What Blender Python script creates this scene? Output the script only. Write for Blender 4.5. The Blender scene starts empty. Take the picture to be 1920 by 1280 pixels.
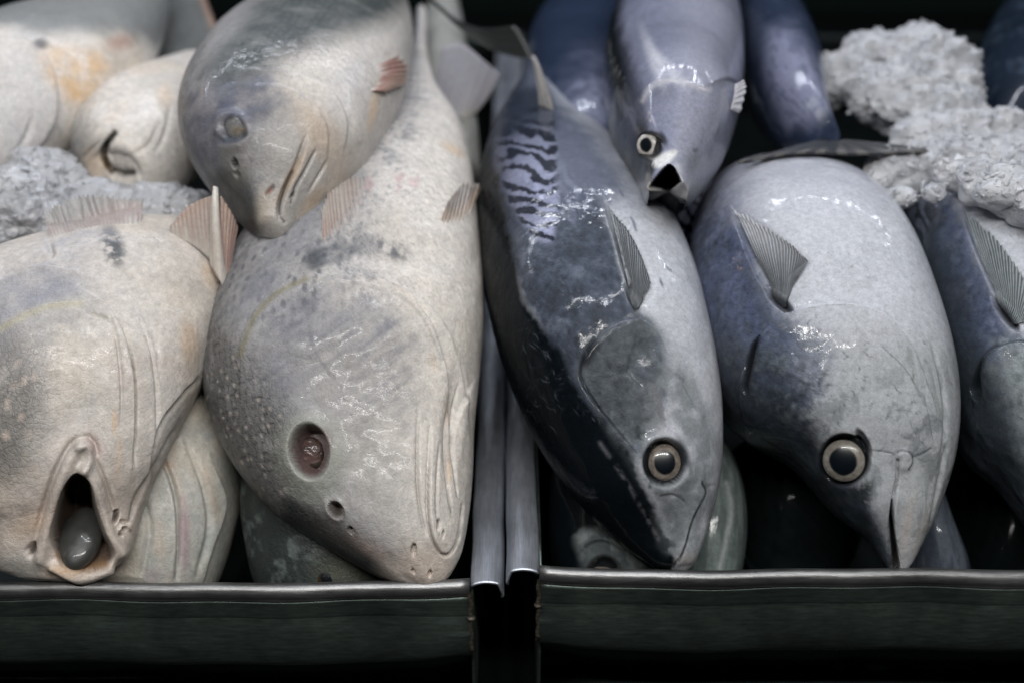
# Fish on a market counter: two steel trays, croakers on the left, little tunas on the right.
import bpy, math, random
import numpy as np
from mathutils import Vector, Matrix
from mathutils.kdtree import KDTree

random.seed(4)
SC = bpy.context.scene
COL = SC.collection

# ---------------------------------------------------------------- camera
FPX = 2133.3                       # focal length in photo pixels (40 mm on 36 mm at 1920 wide)
PITCH = math.radians(27.9)
CAMZ = 0.40                        # metres above the tray rims
FWD = np.array([0.0, math.cos(PITCH), -math.sin(PITCH)])
UPV = np.array([0.0, math.sin(PITCH), math.cos(PITCH)])
CAMP = np.array([0.0, 0.0, CAMZ])

def ray(px, py):
    d = FWD * 1.0 + np.array([1.0, 0, 0]) * ((px - 960) / FPX) - UPV * ((py - 640) / FPX)
    return d

def at(px, py, z):
    d = ray(px, py)
    k = (z - CAMZ) / d[2]
    return CAMP + d * k

def proj(V):
    D = V - CAMP
    zc = D @ FWD
    return np.stack([960 + FPX * D[..., 0] / zc, 640 - FPX * (D @ UPV) / zc], -1)

ZB_Y = [-100, 0, 100, 200, 300, 500, 650, 800, 900, 1000, 1100, 1250]
ZB_Z = [.166, .165, .160, .152, .141, .108, .081, .053, .034, .017, .0, -.03]
def zb(y):
    return float(np.interp(y, ZB_Y, ZB_Z))

# ---------------------------------------------------------------- numbers
def sstep(a, b, x):
    t = np.clip((x - a) / (b - a), 0, 1)
    return t * t * (3 - 2 * t)

def _hash(ix, iy, iz):
    h = (ix.astype(np.int64) * 374761393 + iy.astype(np.int64) * 668265263 + iz.astype(np.int64) * 2147483647 * 3) & 0xFFFFFFFF
    h = ((h ^ (h >> 13)) * 1274126177) & 0xFFFFFFFF
    h = ((h ^ (h >> 16)) * 2246822519) & 0xFFFFFFFF
    return ((h ^ (h >> 15)) & 0xFFFF) / 65535.0

def vnoise(P):
    f = np.floor(P); w = P - f; w = w * w * w * (w * (w * 6 - 15) + 10)
    i = f.astype(np.int64)
    x0, y0, z0 = i[:, 0], i[:, 1], i[:, 2]
    def c(a, b, d): return _hash(x0 + a, y0 + b, z0 + d)
    wx, wy, wz = w[:, 0], w[:, 1], w[:, 2]
    a = c(0,0,0)*(1-wx)+c(1,0,0)*wx; b = c(0,1,0)*(1-wx)+c(1,1,0)*wx
    d = c(0,0,1)*(1-wx)+c(1,0,1)*wx; e = c(0,1,1)*(1-wx)+c(1,1,1)*wx
    return ((a*(1-wy)+b*wy)*(1-wz) + (d*(1-wy)+e*wy)*wz) * 2 - 1

def fbm(P, octs=4, gain=.5):
    r = np.zeros(len(P)); amp = 1.0; tot = 0
    for k in range(octs):
        r += amp * vnoise(P * (2.03 ** k) + 17.3 * k); tot += amp; amp *= gain
    return r / tot

def smooth_line(pts, n=120, closed=False):
    p = np.array(pts, float)
    if closed: p = np.vstack([p[-1], p, p[0], p[1]])
    else: p = np.vstack([2*p[0]-p[1], p, 2*p[-1]-p[-2]])
    m = len(p) - 3
    out = []
    for t in np.linspace(0, m - 1e-6, n):
        i = int(t); f = t - i
        a, b, c, d = p[i], p[i+1], p[i+2], p[i+3]
        out.append(.5*((2*b)+(-a+c)*f+(2*a-5*b+4*c-d)*f*f+(-a+3*b-3*c+d)*f**3))
    return np.array(out)

def ldist(P, pts, closed=False, reach=120):
    """distance, signed side (+ = right hand of travel, image y down) and position along a smooth line"""
    L = smooth_line(pts, 26 + 9 * len(pts), closed)
    d = np.full(len(P), 1e9); sg = np.ones(len(P)); tt = np.zeros(len(P))
    lo, hi = L.min(0) - reach, L.max(0) + reach
    idx = np.where((P[:,0] > lo[0]) & (P[:,0] < hi[0]) & (P[:,1] > lo[1]) & (P[:,1] < hi[1]))[0]
    if not len(idx): return d, sg, tt
    Q = P[idx]; bd = np.full(len(Q), 1e9); bs = np.ones(len(Q)); bt = np.zeros(len(Q))
    for k in range(len(L) - 1):
        a, b = L[k], L[k+1]; e = b - a; l2 = e @ e + 1e-9
        w = Q - a
        t = np.clip((w @ e) / l2, 0, 1)
        r = w - t[:, None] * e
        dd = np.hypot(r[:,0], r[:,1])
        m = dd < bd
        bd[m] = dd[m]; bt[m] = (k + t[m]) / (len(L) - 1)
        cr = e[0] * w[:,1] - e[1] * w[:,0]
        bs[m] = np.sign(cr[m])
    d[idx] = bd; sg[idx] = bs; tt[idx] = bt
    return d, sg, tt

def inpoly(P, pts, soft=8):
    """soft mask of a closed smooth outline"""
    L = smooth_line(pts, 16 * len(pts), True)
    ins = np.zeros(len(P), bool)
    x, y = P[:,0], P[:,1]
    j = len(L) - 1
    for i in range(len(L)):
        xi, yi = L[i]; xj, yj = L[j]
        c = ((yi > y) != (yj > y))
        if c.any(): ins ^= c & (x < (xj - xi) * (y - yi) / (yj - yi + 1e-12) + xi)
        j = i
    d, _, _ = ldist(P, pts, True, soft * 3 + 10)
    d = np.where(ins, d, -d)
    return sstep(-soft, soft, d)

def blob(P, cx, cy, rx, ry, rot=0, soft=.6):
    a = math.radians(rot); c, s = math.cos(a), math.sin(a)
    dx, dy = P[:,0]-cx, P[:,1]-cy
    r = np.hypot((dx*c+dy*s)/rx, (-dx*s+dy*c)/ry)
    return 1 - sstep(1-soft, 1+soft, r)

def groove(P, pts, w, depth, taper=True):
    d, _, t = ldist(P, pts, reach=w*4)
    k = np.sin(np.pi*np.clip(t,0.02,.98))**.5 if taper else 1
    return -depth*np.exp(-(d/w)**2)*k

def edge(P, pts, h, w=3, decay=40, side=1, taper=True):
    """a plate edge: raised on one side, falling off away from the edge"""
    d, sg, t = ldist(P, pts, reach=decay*3)
    sd = d*sg*side
    k = np.sin(np.pi*np.clip(t,0.02,.98))**.6 if taper else 1
    return np.where(d < 1e8, h*k*sstep(-w, w, sd)*np.exp(-np.maximum(sd,0)/decay), 0)

def lin(r, g, b):
    f = lambda c: ((c/255+.055)/1.055)**2.4 if c > 10.3 else c/255/12.92
    return np.array([f(r), f(g), f(b)])

def mixc(c, col, m):
    m = np.clip(m, 0, 1)[:, None]
    return c*(1-m) + np.asarray(col)*m

# ---------------------------------------------------------------- objects
def tag(o, label=None, cat=None, group=None, kind=None):
    if label: o['label'] = label
    if cat: o['category'] = cat
    if group: o['group'] = group
    if kind: o['kind'] = kind
    return o

def mesh_obj(name, V, F, mat, parent=None, loc=None, cols=None, fx=None, smooth=True):
    V = np.asarray(V, float)
    origin = np.array(loc if loc is not None else (0, 0, 0), float)
    if parent is not None:
        origin = np.array(parent['_o'])
    elif loc is None:
        origin = np.array([V[:,0].mean(), V[:,1].mean(), V[:,2].min()])
    me = bpy.data.meshes.new(name)
    if isinstance(F, np.ndarray):
        nf, k = F.shape
        me.vertices.add(len(V)); me.loops.add(nf*k); me.polygons.add(nf)
        me.vertices.foreach_set('co', (V-origin).ravel())
        me.loops.foreach_set('vertex_index', F.ravel().astype(np.int32))
        me.polygons.foreach_set('loop_start', (np.arange(nf)*k).astype(np.int32))
        me.update(calc_edges=True)
    else:
        me.from_pydata((V-origin).tolist(), [], [list(f) for f in F])
    me.polygons.foreach_set('use_smooth', [smooth]*len(me.polygons))
    if cols is not None:
        a = me.attributes.new('pigment', 'FLOAT_COLOR', 'POINT')
        a.data.foreach_set('color', np.hstack([cols, np.ones((len(V),1))]).ravel())
    if fx is not None:
        a = me.attributes.new('skin', 'FLOAT_COLOR', 'POINT')
        a.data.foreach_set('color', np.hstack([fx, np.ones((len(V),1))]).ravel())
    me.materials.append(mat)
    me.validate(); me.update()
    o = bpy.data.objects.new(name, me); COL.objects.link(o)
    if parent is not None: o.parent = parent
    else: o.location = origin
    o['_o'] = origin.tolist()
    return o

def grid_faces(n, m, wrap):
    i = np.arange(n-1)[:,None]; j = np.arange(m if wrap else m-1)[None,:]
    j2 = (j+1) % m
    return np.stack([i*m+j, i*m+j2, (i+1)*m+j2, (i+1)*m+j], -1).reshape(-1,4)

def grid_normals(V, wrap=True):
    ds = np.gradient(V, axis=0)
    if wrap: dt = (np.roll(V,-1,1)-np.roll(V,1,1))*.5
    else: dt = np.gradient(V, axis=1)
    n = np.cross(ds, dt); l = np.linalg.norm(n, axis=2, keepdims=True)
    return n/np.maximum(l,1e-12)

# ---------------------------------------------------------------- fish body
class Fish:
    """stations run from the snout to the tail; each gives the two flank edges, the height of the middle plane and half the girth"""
    def __init__(s, st, nS=240, nT=200, expo=2.2, top=.72, low=1.0):
        s.st = st
        zo = lambda y, a: a[4] + zb(y) - zb((a[1]+a[3])/2)
        L = np.array([at(a[0], a[1], zo(a[1],a)) for a in st]); R = np.array([at(a[2], a[3], zo(a[3],a)) for a in st])
        T = np.array([a[5] for a in st])
        tip = lambda A: np.vstack([A])
        ctr = (L+R)/2
        seg = np.concatenate([[0], np.cumsum(np.linalg.norm(np.diff(ctr,axis=0),axis=1))])
        n = len(st)
        # even arc length, a little denser at the snout
        q = np.linspace(0,1,nS); q = .65*q + .35*q*q
        at_s = np.interp(q*seg[-1], seg, np.arange(n))
        def cr(A):
            A = np.asarray(A, float); one = A.ndim == 1
            if one: A = A[:,None]
            p = np.vstack([2*A[0]-A[1], A, 2*A[-1]-A[-2]])
            i = np.minimum(at_s.astype(int), n-2); f = (at_s-i)[:,None]
            a,b,c,d = p[i],p[i+1],p[i+2],p[i+3]
            r = .5*((2*b)+(-a+c)*f+(2*a-5*b+4*c-d)*f*f+(-a+3*b-3*c+d)*f**3)
            return r[:,0] if one else r
        L, R, T = cr(L), cr(R), np.maximum(cr(T), .001)
        C = (L+R)/2; A = (R-L)/2
        tan = np.gradient(C, axis=0)
        N = np.cross(A, tan); N /= np.linalg.norm(N,axis=1,keepdims=True)
        N[N[:,2] < 0] *= -1
        # smooth the normals along the body
        g = np.exp(-.5*(np.arange(-(nS//8), nS//8+1)/(nS*.045))**2); g /= g.sum(); h = len(g)//2
        N = np.stack([np.convolve(np.concatenate([np.full(h,N[0,k]),N[:,k],np.full(h,N[-1,k])]), g, 'valid') for k in range(3)],1)
        N /= np.linalg.norm(N,axis=1,keepdims=True)
        nt = int(nT*top); nb = nT-nt
        th = np.concatenate([np.linspace(0,math.pi,nt,endpoint=False), np.linspace(math.pi,2*math.pi,nb,endpoint=False)])
        e = 2/expo
        cx = np.sign(np.cos(th))*np.abs(np.cos(th))**e; sx = np.sign(np.sin(th))*np.abs(np.sin(th))**e
        sx = np.where(sx < 0, sx*low, sx)
        # rounded snout and tail closing
        V = C[:,None,:] + A[:,None,:]*cx[None,:,None] + N[:,None,:]*(T[:,None]*sx[None,:])[:,:,None]
        s.V, s.nS, s.nT = V, nS, nT
        s.S = np.repeat(q, nT); s.lat = np.tile(cx, nS); s.hi = np.tile(sx, nS)
        s.long = np.repeat(q*seg[-1], nT)
        s.wid = np.linalg.norm(A,axis=1).repeat(nT)*s.lat
        s.flat()
    def keep_in(s, y):
        low = s.V[:,:,2] < .004
        s.V[:,:,1] = np.where(low, np.maximum(s.V[:,:,1], y), s.V[:,:,1])
        s.V[:,:,2] = np.maximum(s.V[:,:,2], -.064)
        s.flat()
    def flat(s):
        N = grid_normals(s.V)
        out = s.V - s.V.mean(1, keepdims=True)
        if (N*out).sum() < 0: N = -N
        s.N = N
        s.P3 = s.V.reshape(-1,3); s.P = proj(s.P3); s.N3 = N.reshape(-1,3)
        vd = CAMP - s.P3; vd /= np.linalg.norm(vd,axis=1,keepdims=True)
        s.face = sstep(-.1,.25,(s.N3*vd).sum(1))
    def push(s, d, masked=True):
        d = d*s.face if masked else d
        s.V = s.V + s.N*d.reshape(s.nS,s.nT,1)
    def kd(s):
        ok = np.where(s.face > .5)[0]
        s.ok = ok; k = KDTree(len(ok)); s.P3 = s.V.reshape(-1,3); P = proj(s.P3)
        for j,i in enumerate(ok): k.insert((P[i,0],P[i,1],0), int(i))
        k.balance(); s.k = k
    def surf(s, px, py, n=4):
        r = s.k.find_n((px,py,0), n)
        w = np.array([1/(q[2]+.3) for q in r]); w /= w.sum(); i = [q[1] for q in r]
        nn = (s.N3[i]*w[:,None]).sum(0); nn /= np.linalg.norm(nn)
        # the point on this pixel's ray at the surface's depth
        d = ((s.P3[i]-CAMP)@FWD*w).sum()
        return CAMP + ray(px,py)*d, nn
    def build(s, name, mat, cols, fx):
        V = s.V.reshape(-1,3)
        F = grid_faces(s.nS, s.nT, True)
        c0 = V[:s.nT].mean(0); c1 = V[-s.nT:].mean(0)
        V = np.vstack([V, c0, c1]); n = len(V)
        j = np.arange(s.nT); j2 = (j+1)%s.nT; b = (s.nS-1)*s.nT
        caps = np.concatenate([np.stack([j2,j,np.full_like(j,n-2)],1), np.stack([b+j,b+j2,np.full_like(j,n-1)],1)])
        cols = np.vstack([cols, cols[:s.nT].mean(0), cols[-s.nT:].mean(0)])
        fx = np.vstack([fx, fx[:s.nT].mean(0), fx[-s.nT:].mean(0)])
        # quads plus triangle caps
        me_faces = F.tolist() + caps.tolist()
        s.obj = mesh_obj(name, V, me_faces, mat, cols=cols, fx=fx)
        s.kd()
        return s.obj
# ---------------------------------------------------------------- materials
def new_mat(name):
    m = bpy.data.materials.new(name); m.use_nodes = True
    nt = m.node_tree; nt.nodes.clear()
    out = nt.nodes.new('ShaderNodeOutputMaterial'); b = nt.nodes.new('ShaderNodeBsdfPrincipled')
    nt.links.new(b.outputs[0], out.inputs[0])
    return m, nt, b

def nd(nt, kind, **kw):
    n = nt.nodes.new(kind)
    for k, v in kw.items():
        if k.startswith('i_'): n.inputs[k[2:].replace('_', ' ')].default_value = v
        else: setattr(n, k, v)
    return n

def math_n(nt, op, a, b=None, c=None):
    n = nt.nodes.new('ShaderNodeMath'); n.operation = op
    for i, v in enumerate((a, b, c)):
        if v is None: continue
        if isinstance(v, (int, float)): n.inputs[i].default_value = v
        else: nt.links.new(v, n.inputs[i])
    return n.outputs[0]

def skin_mat(name, ripple=.3, sss=.12, coat=.35, coat_rough=.12, bump=.35, fine=900, wet=160, var=.12, spec=.45, streak=None):
    """pigment attribute = base colour; skin attribute = roughness, bump, wetness"""
    m, nt, b = new_mat(name)
    pig = nd(nt, 'ShaderNodeAttribute', attribute_name='pigment')
    fx = nd(nt, 'ShaderNodeAttribute', attribute_name='skin')
    sep = nd(nt, 'ShaderNodeSeparateColor'); nt.links.new(fx.outputs['Color'], sep.inputs[0])
    tc = nd(nt, 'ShaderNodeTexCoord')
    n1 = nd(nt, 'ShaderNodeTexNoise', i_Scale=fine*.35, i_Detail=5.0, i_Roughness=.65)
    n2 = nd(nt, 'ShaderNodeTexNoise', i_Scale=fine, i_Detail=2.0)
    n3 = nd(nt, 'ShaderNodeTexNoise', i_Scale=wet, i_Detail=4.0, i_Roughness=.6)
    vo = nd(nt, 'ShaderNodeTexVoronoi', i_Scale=fine*.45); vo.feature = 'DISTANCE_TO_EDGE'
    for n in (n1, n2, n3, vo): nt.links.new(tc.outputs['Object'], n.inputs['Vector'])
    # colour: tiny speckle around the pigment
    k = math_n(nt, 'MULTIPLY_ADD', n1.outputs[0], var*4, 1-var*2)
    k = math_n(nt, 'MULTIPLY', k, math_n(nt, 'MULTIPLY_ADD', n2.outputs[0], var*2.4, 1-var*1.2))
    mx = nd(nt, 'ShaderNodeMix', data_type='RGBA', blend_type='MULTIPLY'); mx.inputs[0].default_value = 1
    nt.links.new(pig.outputs['Color'], mx.inputs[6])
    cc = nd(nt, 'ShaderNodeCombineColor')
    for i in range(3): nt.links.new(k, cc.inputs[i])
    nt.links.new(cc.outputs[0], mx.inputs[7])
    nt.links.new(mx.outputs[2], b.inputs['Base Color'])
    # roughness broken by wet patches
    r = math_n(nt, 'MULTIPLY_ADD', n3.outputs[0], .35, -.17)
    r = math_n(nt, 'ADD', sep.outputs[0], r)
    r = math_n(nt, 'MAXIMUM', r, .08)
    nt.links.new(r, b.inputs['Roughness'])
    h = math_n(nt, 'ADD', math_n(nt, 'MULTIPLY', n1.outputs[0], .9), math_n(nt, 'MULTIPLY', n2.outputs[0], .35))
    h = math_n(nt, 'ADD', h, math_n(nt, 'MULTIPLY', math_n(nt, 'MINIMUM', vo.outputs[0], .12), 2.0))
    bp = nd(nt, 'ShaderNodeBump', i_Distance=.0009)
    nt.links.new(math_n(nt, 'MULTIPLY', sep.outputs[1], bump), bp.inputs['Strength'])
    nt.links.new(h, bp.inputs['Height'])
    nt.links.new(bp.outputs[0], b.inputs['Normal'])
    b.inputs['Subsurface Weight'].default_value = sss
    b.inputs['Subsurface Radius'].default_value = (1, .6, .45)
    b.inputs['Subsurface Scale'].default_value = .004
    nt.links.new(math_n(nt, 'MULTIPLY', sep.outputs[2], spec*1.35), b.inputs['Specular IOR Level'])
    nt.links.new(math_n(nt, 'MULTIPLY', sep.outputs[2], coat), b.inputs['Coat Weight'])
    b.inputs['Coat Roughness'].default_value = coat_rough; b.inputs['Coat IOR'].default_value = 1.36
    bp2 = nd(nt, 'ShaderNodeBump', i_Distance=.0010, i_Strength=.20)
    nt.links.new(math_n(nt, 'MULTIPLY_ADD', n2.outputs[0], .6, math_n(nt, 'MULTIPLY', n3.outputs[0], .5)), bp2.inputs['Height'])
    nt.links.new(math_n(nt, 'MULTIPLY_ADD', sep.outputs[1], ripple, -.62*ripple), bp2.inputs['Strength'])
    nt.links.new(bp2.outputs[0], b.inputs['Coat Normal'])
    return m

M_CROAK = skin_mat('croaker skin', sss=.15, coat=.30, coat_rough=.11, bump=.6, ripple=.9, fine=700, var=.17)
M_TUNA = skin_mat('tuna skin', sss=.06, coat=.9, coat_rough=.065, bump=.3, fine=950, wet=300, var=.2, spec=.07, ripple=.12)
M_FIN = skin_mat('fin membrane', sss=.15, coat=.3, coat_rough=.2, bump=.2, fine=900, var=.14)
M_VEIL = skin_mat('translucent fin', sss=.25, coat=.3, coat_rough=.2, bump=.2, fine=900, var=.14)
M_VEIL.node_tree.nodes['Principled BSDF'].inputs['Alpha'].default_value = .74

def steel(name, base, rough, metal=.9, bump=.15, stretch=(1, 14, 14)):
    m, nt, b = new_mat(name)
    tc = nd(nt, 'ShaderNodeTexCoord')
    mp = nd(nt, 'ShaderNodeMapping'); mp.inputs['Scale'].default_value = stretch
    nt.links.new(tc.outputs['Object'], mp.inputs[0])
    a = nd(nt, 'ShaderNodeTexNoise', i_Scale=60.0, i_Detail=6.0, i_Roughness=.7)
    nt.links.new(mp.outputs[0], a.inputs['Vector'])
    c = nd(nt, 'ShaderNodeTexNoise', i_Scale=22.0, i_Detail=5.0, i_Roughness=.6)
    nt.links.new(tc.outputs['Object'], c.inputs['Vector'])
    ramp = nd(nt, 'ShaderNodeValToRGB')
    ramp.color_ramp.elements[0].position = .35; ramp.color_ramp.elements[1].position = .68
    ramp.color_ramp.elements[0].color = (*[v*.62 for v in base], 1); ramp.color_ramp.elements[1].color = (*base, 1)
    nt.links.new(c.outputs[0], ramp.inputs[0])
    sc = nd(nt, 'ShaderNodeMix', data_type='RGBA', blend_type='MULTIPLY'); sc.inputs[0].default_value = .8
    nt.links.new(ramp.outputs[0], sc.inputs[6])
    k = math_n(nt, 'MULTIPLY_ADD', a.outputs[0], 1.6, .2); cb = nd(nt, 'ShaderNodeCombineColor')
    for i in range(3): nt.links.new(k, cb.inputs[i])
    nt.links.new(cb.outputs[0], sc.inputs[7]); nt.links.new(sc.outputs[2], b.inputs['Base Color'])
    b.inputs['Metallic'].default_value = metal
    r = math_n(nt, 'MULTIPLY_ADD', a.outputs[0], .25, rough-.12)
    r = math_n(nt, 'ADD', r, math_n(nt, 'MULTIPLY_ADD', c.outputs[0], .2, -.1))
    nt.links.new(r, b.inputs['Roughness'])
    bp = nd(nt, 'ShaderNodeBump', i_Distance=.0006, i_Strength=bump)
    nt.links.new(math_n(nt, 'ADD', a.outputs[0], c.outputs[0]), bp.inputs['Height'])
    nt.links.new(bp.outputs[0], b.inputs['Normal'])
    return m
M_STEEL = steel('brushed steel', (.66, .70, .78), .42, stretch=(26, 1, 26), bump=.06, metal=.8)
M_LIP = steel('worn steel lip', (.33, .33, .33), .42, stretch=(1, 8, 8), bump=.3)
M_FLOOR = steel('wet shaded steel', (.02, .026, .026), .5)  # steel darkened in colour to give the tray inside its shade
M_WALL = steel('dull steel wall', (.19, .24, .215), .46, stretch=(1.5, 8, 10), bump=.03)
M_WELD = steel('weld steel', (.25, .22, .18), .55, bump=.8, stretch=(3, 3, 3))

def eye_mat():
    m, nt, b = new_mat('fish eye')
    pig = nd(nt, 'ShaderNodeAttribute', attribute_name='pigment')
    tc = nd(nt, 'ShaderNodeTexCoord')
    n = nd(nt, 'ShaderNodeTexNoise', i_Scale=500.0, i_Detail=4.0); nt.links.new(tc.outputs['Object'], n.inputs['Vector'])
    mx = nd(nt, 'ShaderNodeMix', data_type='RGBA', blend_type='MULTIPLY'); mx.inputs[0].default_value = .7
    nt.links.new(pig.outputs['Color'], mx.inputs[6])
    k = math_n(nt, 'MULTIPLY_ADD', n.outputs[0], 1.0, .5)
    cc = nd(nt, 'ShaderNodeCombineColor')
    for i in range(3): nt.links.new(k, cc.inputs[i])
    nt.links.new(cc.outputs[0], mx.inputs[7]); nt.links.new(mx.outputs[2], b.inputs['Base Color'])
    b.inputs['Roughness'].default_value = .3
    b.inputs['Coat Weight'].default_value = 1; b.inputs['Coat Roughness'].default_value = .03
    return m
M_EYE = eye_mat()

def flesh_mat():
    m, nt, b = new_mat('wet flesh')
    pig = nd(nt, 'ShaderNodeAttribute', attribute_name='pigment')
    tc = nd(nt, 'ShaderNodeTexCoord')
    n = nd(nt, 'ShaderNodeTexNoise', i_Scale=90.0, i_Detail=2.0); nt.links.new(tc.outputs['Object'], n.inputs['Vector'])
    nt.links.new(pig.outputs['Color'], b.inputs['Base Color'])
    b.inputs['Roughness'].default_value = .4; b.inputs['Coat Weight'].default_value = .35; b.inputs['Coat Roughness'].default_value = .1
    b.inputs['Subsurface Weight'].default_value = .2; b.inputs['Subsurface Scale'].default_value = .004
    bp = nd(nt, 'ShaderNodeBump', i_Distance=.002, i_Strength=.4); nt.links.new(n.outputs[0], bp.inputs['Height'])
    nt.links.new(bp.outputs[0], b.inputs['Normal']); nt.links.new(bp.outputs[0], b.inputs['Coat Normal'])
    return m
M_FLESH = flesh_mat()

def ice_mat():
    m, nt, b = new_mat('crushed ice')
    tc = nd(nt, 'ShaderNodeTexCoord')
    n = nd(nt, 'ShaderNodeTexNoise', i_Scale=240.0, i_Detail=6.0, i_Roughness=.7); nt.links.new(tc.outputs['Object'], n.inputs['Vector'])
    n2 = nd(nt, 'ShaderNodeTexNoise', i_Scale=45.0, i_Detail=4.0); nt.links.new(tc.outputs['Object'], n2.inputs['Vector'])
    ramp = nd(nt, 'ShaderNodeValToRGB')
    ramp.color_ramp.elements[0].position = .35; ramp.color_ramp.elements[0].color = (.36, .37, .395, 1)
    ramp.color_ramp.elements[1].position = .65; ramp.color_ramp.elements[1].color = (.47, .475, .495, 1)
    nt.links.new(n2.outputs[0], ramp.inputs[0]); nt.links.new(ramp.outputs[0], b.inputs['Base Color'])
    b.inputs['Roughness'].default_value = .16
    b.inputs['IOR'].default_value = 1.31
    b.inputs['Transmission Weight'].default_value = 0.0
    b.inputs['Coat Weight'].default_value = .25; b.inputs['Coat Roughness'].default_value = .15
    b.inputs['Subsurface Weight'].default_value = .35; b.inputs['Subsurface Radius'].default_value = (.8, .9, 1)
    b.inputs['Subsurface Scale'].default_value = .0025
    bp = nd(nt, 'ShaderNodeBump', i_Distance=.0012, i_Strength=.35); nt.links.new(n.outputs[0], bp.inputs['Height'])
    nt.links.new(bp.outputs[0], b.inputs['Normal'])
    return m
M_ICE = ice_mat()

def plain(name, c, rough, nscale=40):
    m, nt, b = new_mat(name)
    tc = nd(nt, 'ShaderNodeTexCoord'); n = nd(nt, 'ShaderNodeTexNoise', i_Scale=float(nscale), i_Detail=5.0)
    nt.links.new(tc.outputs['Object'], n.inputs['Vector'])
    ramp = nd(nt, 'ShaderNodeValToRGB')
    ramp.color_ramp.elements[0].color = (*[v*.6 for v in c], 1); ramp.color_ramp.elements[1].color = (*[v*1.3 for v in c], 1)
    nt.links.new(n.outputs[0], ramp.inputs[0]); nt.links.new(ramp.outputs[0], b.inputs['Base Color'])
    b.inputs['Roughness'].default_value = rough
    return m
M_DARK = plain('dark counter', (.004, .006, .006), .85)
M_DARK.node_tree.nodes['Principled BSDF'].inputs['Specular IOR Level'].default_value = .12
# ---------------------------------------------------------------- skin patterns and small parts
def worley(x, y, seed=0):
    ix, iy = np.floor(x), np.floor(y)
    f1 = np.full(len(x), 9.0); f2 = f1.copy(); idn = np.zeros(len(x))
    for a in (-1,0,1):
        for b in (-1,0,1):
            cx, cy = ix+a, iy+b
            z = np.full(len(x), seed)
            h1 = _hash(cx, cy, z); h2 = _hash(cx, cy, z+7)
            d = np.hypot(cx+.15+.7*h1-x, cy+.15+.7*h2-y)
            m = d < f1
            f2 = np.where(m, f1, np.minimum(f2, d)); idn = np.where(m, h1, idn); f1 = np.where(m, d, f1)
    return f1, f2, idn

def streak(f, a, b, octs=4):
    return fbm(np.stack([f.long*a, f.wid*b, f.hi*.05*b+3.1], 1), octs)

def dashes(f, lx=.0075, ly=.0052, seed=1):
    """rows of scales, each with a dark dash at its root"""
    n = fbm(f.P3*25, 2)
    u = f.long/lx + .6*n; v = f.wid/ly + .5*fbm(f.P3*30+9, 2)
    row = np.floor(v); u = u + .5*(row % 2)
    cu, cv = u-np.floor(u)-.5, v-row-.5
    h = _hash(np.floor(u), row, np.full(len(u), seed))
    d = np.hypot(cu/.36, cv/.30)
    return (1-sstep(.5, 1.15, d))*sstep(.15,.6,h)

def scales(f, lx, ly):
    """overlapping scales: height of each scale (up towards its free edge) and the dark line at that edge"""
    n = fbm(f.P3*22+2, 2)
    u = f.long/lx + .5*n; v = f.wid/ly + .35*fbm(f.P3*26+6, 2)
    row = np.floor(v); cv = v-row-.5
    u = u + .5*(row % 2) + .45*(cv*2)**2
    cu = u-np.floor(u)
    return cu*sstep(1,.9,cu), sstep(.78,.95,cu)*sstep(1.0,.97,cu)

def cap_mesh(c, n, r, prof, res=(28, 64), up=None, aspect=1.0):
    """a round cap about the normal n: prof(rho) -> height in units of r"""
    n = np.asarray(n)/np.linalg.norm(n)
    a = np.cross(n, up if up is not None else [0,0,1.0]); a /= np.linalg.norm(a); b = np.cross(n, a)
    V = []; rho = []
    for i in range(res[0]):
        q = i/(res[0]-1); q = math.sin(q*math.pi/2)
        for j in range(res[1]):
            t = 2*math.pi*j/res[1]
            V.append(c + r*q*(a*math.cos(t)*aspect + b*math.sin(t)) + n*r*prof(q)); rho.append(q)
    V = np.array(V); rho = np.array(rho)
    F = grid_faces(res[0], res[1], True)
    # back of the ball
    m = len(V); back = []
    for i in range(1, 8):
        q = math.cos(i/8*math.pi/2)
        for j in range(res[1]):
            t = 2*math.pi*j/res[1]
            back.append(c + r*q*(a*math.cos(t)*aspect + b*math.sin(t)) + n*r*(prof(1)-.5*math.sin(i/8*math.pi/2)))
    V = np.vstack([V, back]); rho = np.concatenate([rho, np.ones(len(back))])
    F2 = grid_faces(8, res[1], True) + (res[0]-1)*res[1]
    return V, np.vstack([F, F2]), rho, a, b

def add_eye(f, px, py, rpx, iris, iris2, tilt=.5, sink=.15, pup=.5, bulge=.42, aspect=1.0, name='eye', pupil=(.002,.004,.007)):
    p, n = f.surf(px, py, 12)
    vd = CAMP-p; dist = (p-CAMP)@FWD; vd = vd/np.linalg.norm(vd)
    n = n*(1-tilt)+vd*tilt; n /= np.linalg.norm(n)
    r = rpx*dist/FPX
    p = p - n*r*sink
    V, F, rho, a, b = cap_mesh(p, n, r, lambda q: bulge*math.sqrt(max(0,1-q*q))**.9, aspect=aspect)
    nz = fbm((V-p)/r*3.0, 4)
    c = np.tile(np.array(iris), (len(V),1)).astype(float)
    c = mixc(c, iris2, sstep(-.3,.35,nz)*.9); c = mixc(c, np.array(iris)*1.5, sstep(.2,.5,fbm((V-p)/r*6+9,3))*.5)
    up = ((V-p)@b)/r
    rr = rho + .06*fbm((V-p)/r*1.7+5, 3)
    c = mixc(c, np.array(iris)*.25, sstep(pup+.09, pup+.01, rr))
    c = mixc(c, pupil, sstep(pup+.03, pup-.01, rr))
    c = mixc(c, (.008,.01,.011), sstep(.93,.985, rho))
    return mesh_obj(name, V, F, M_EYE, parent=f.obj, cols=c)

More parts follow.
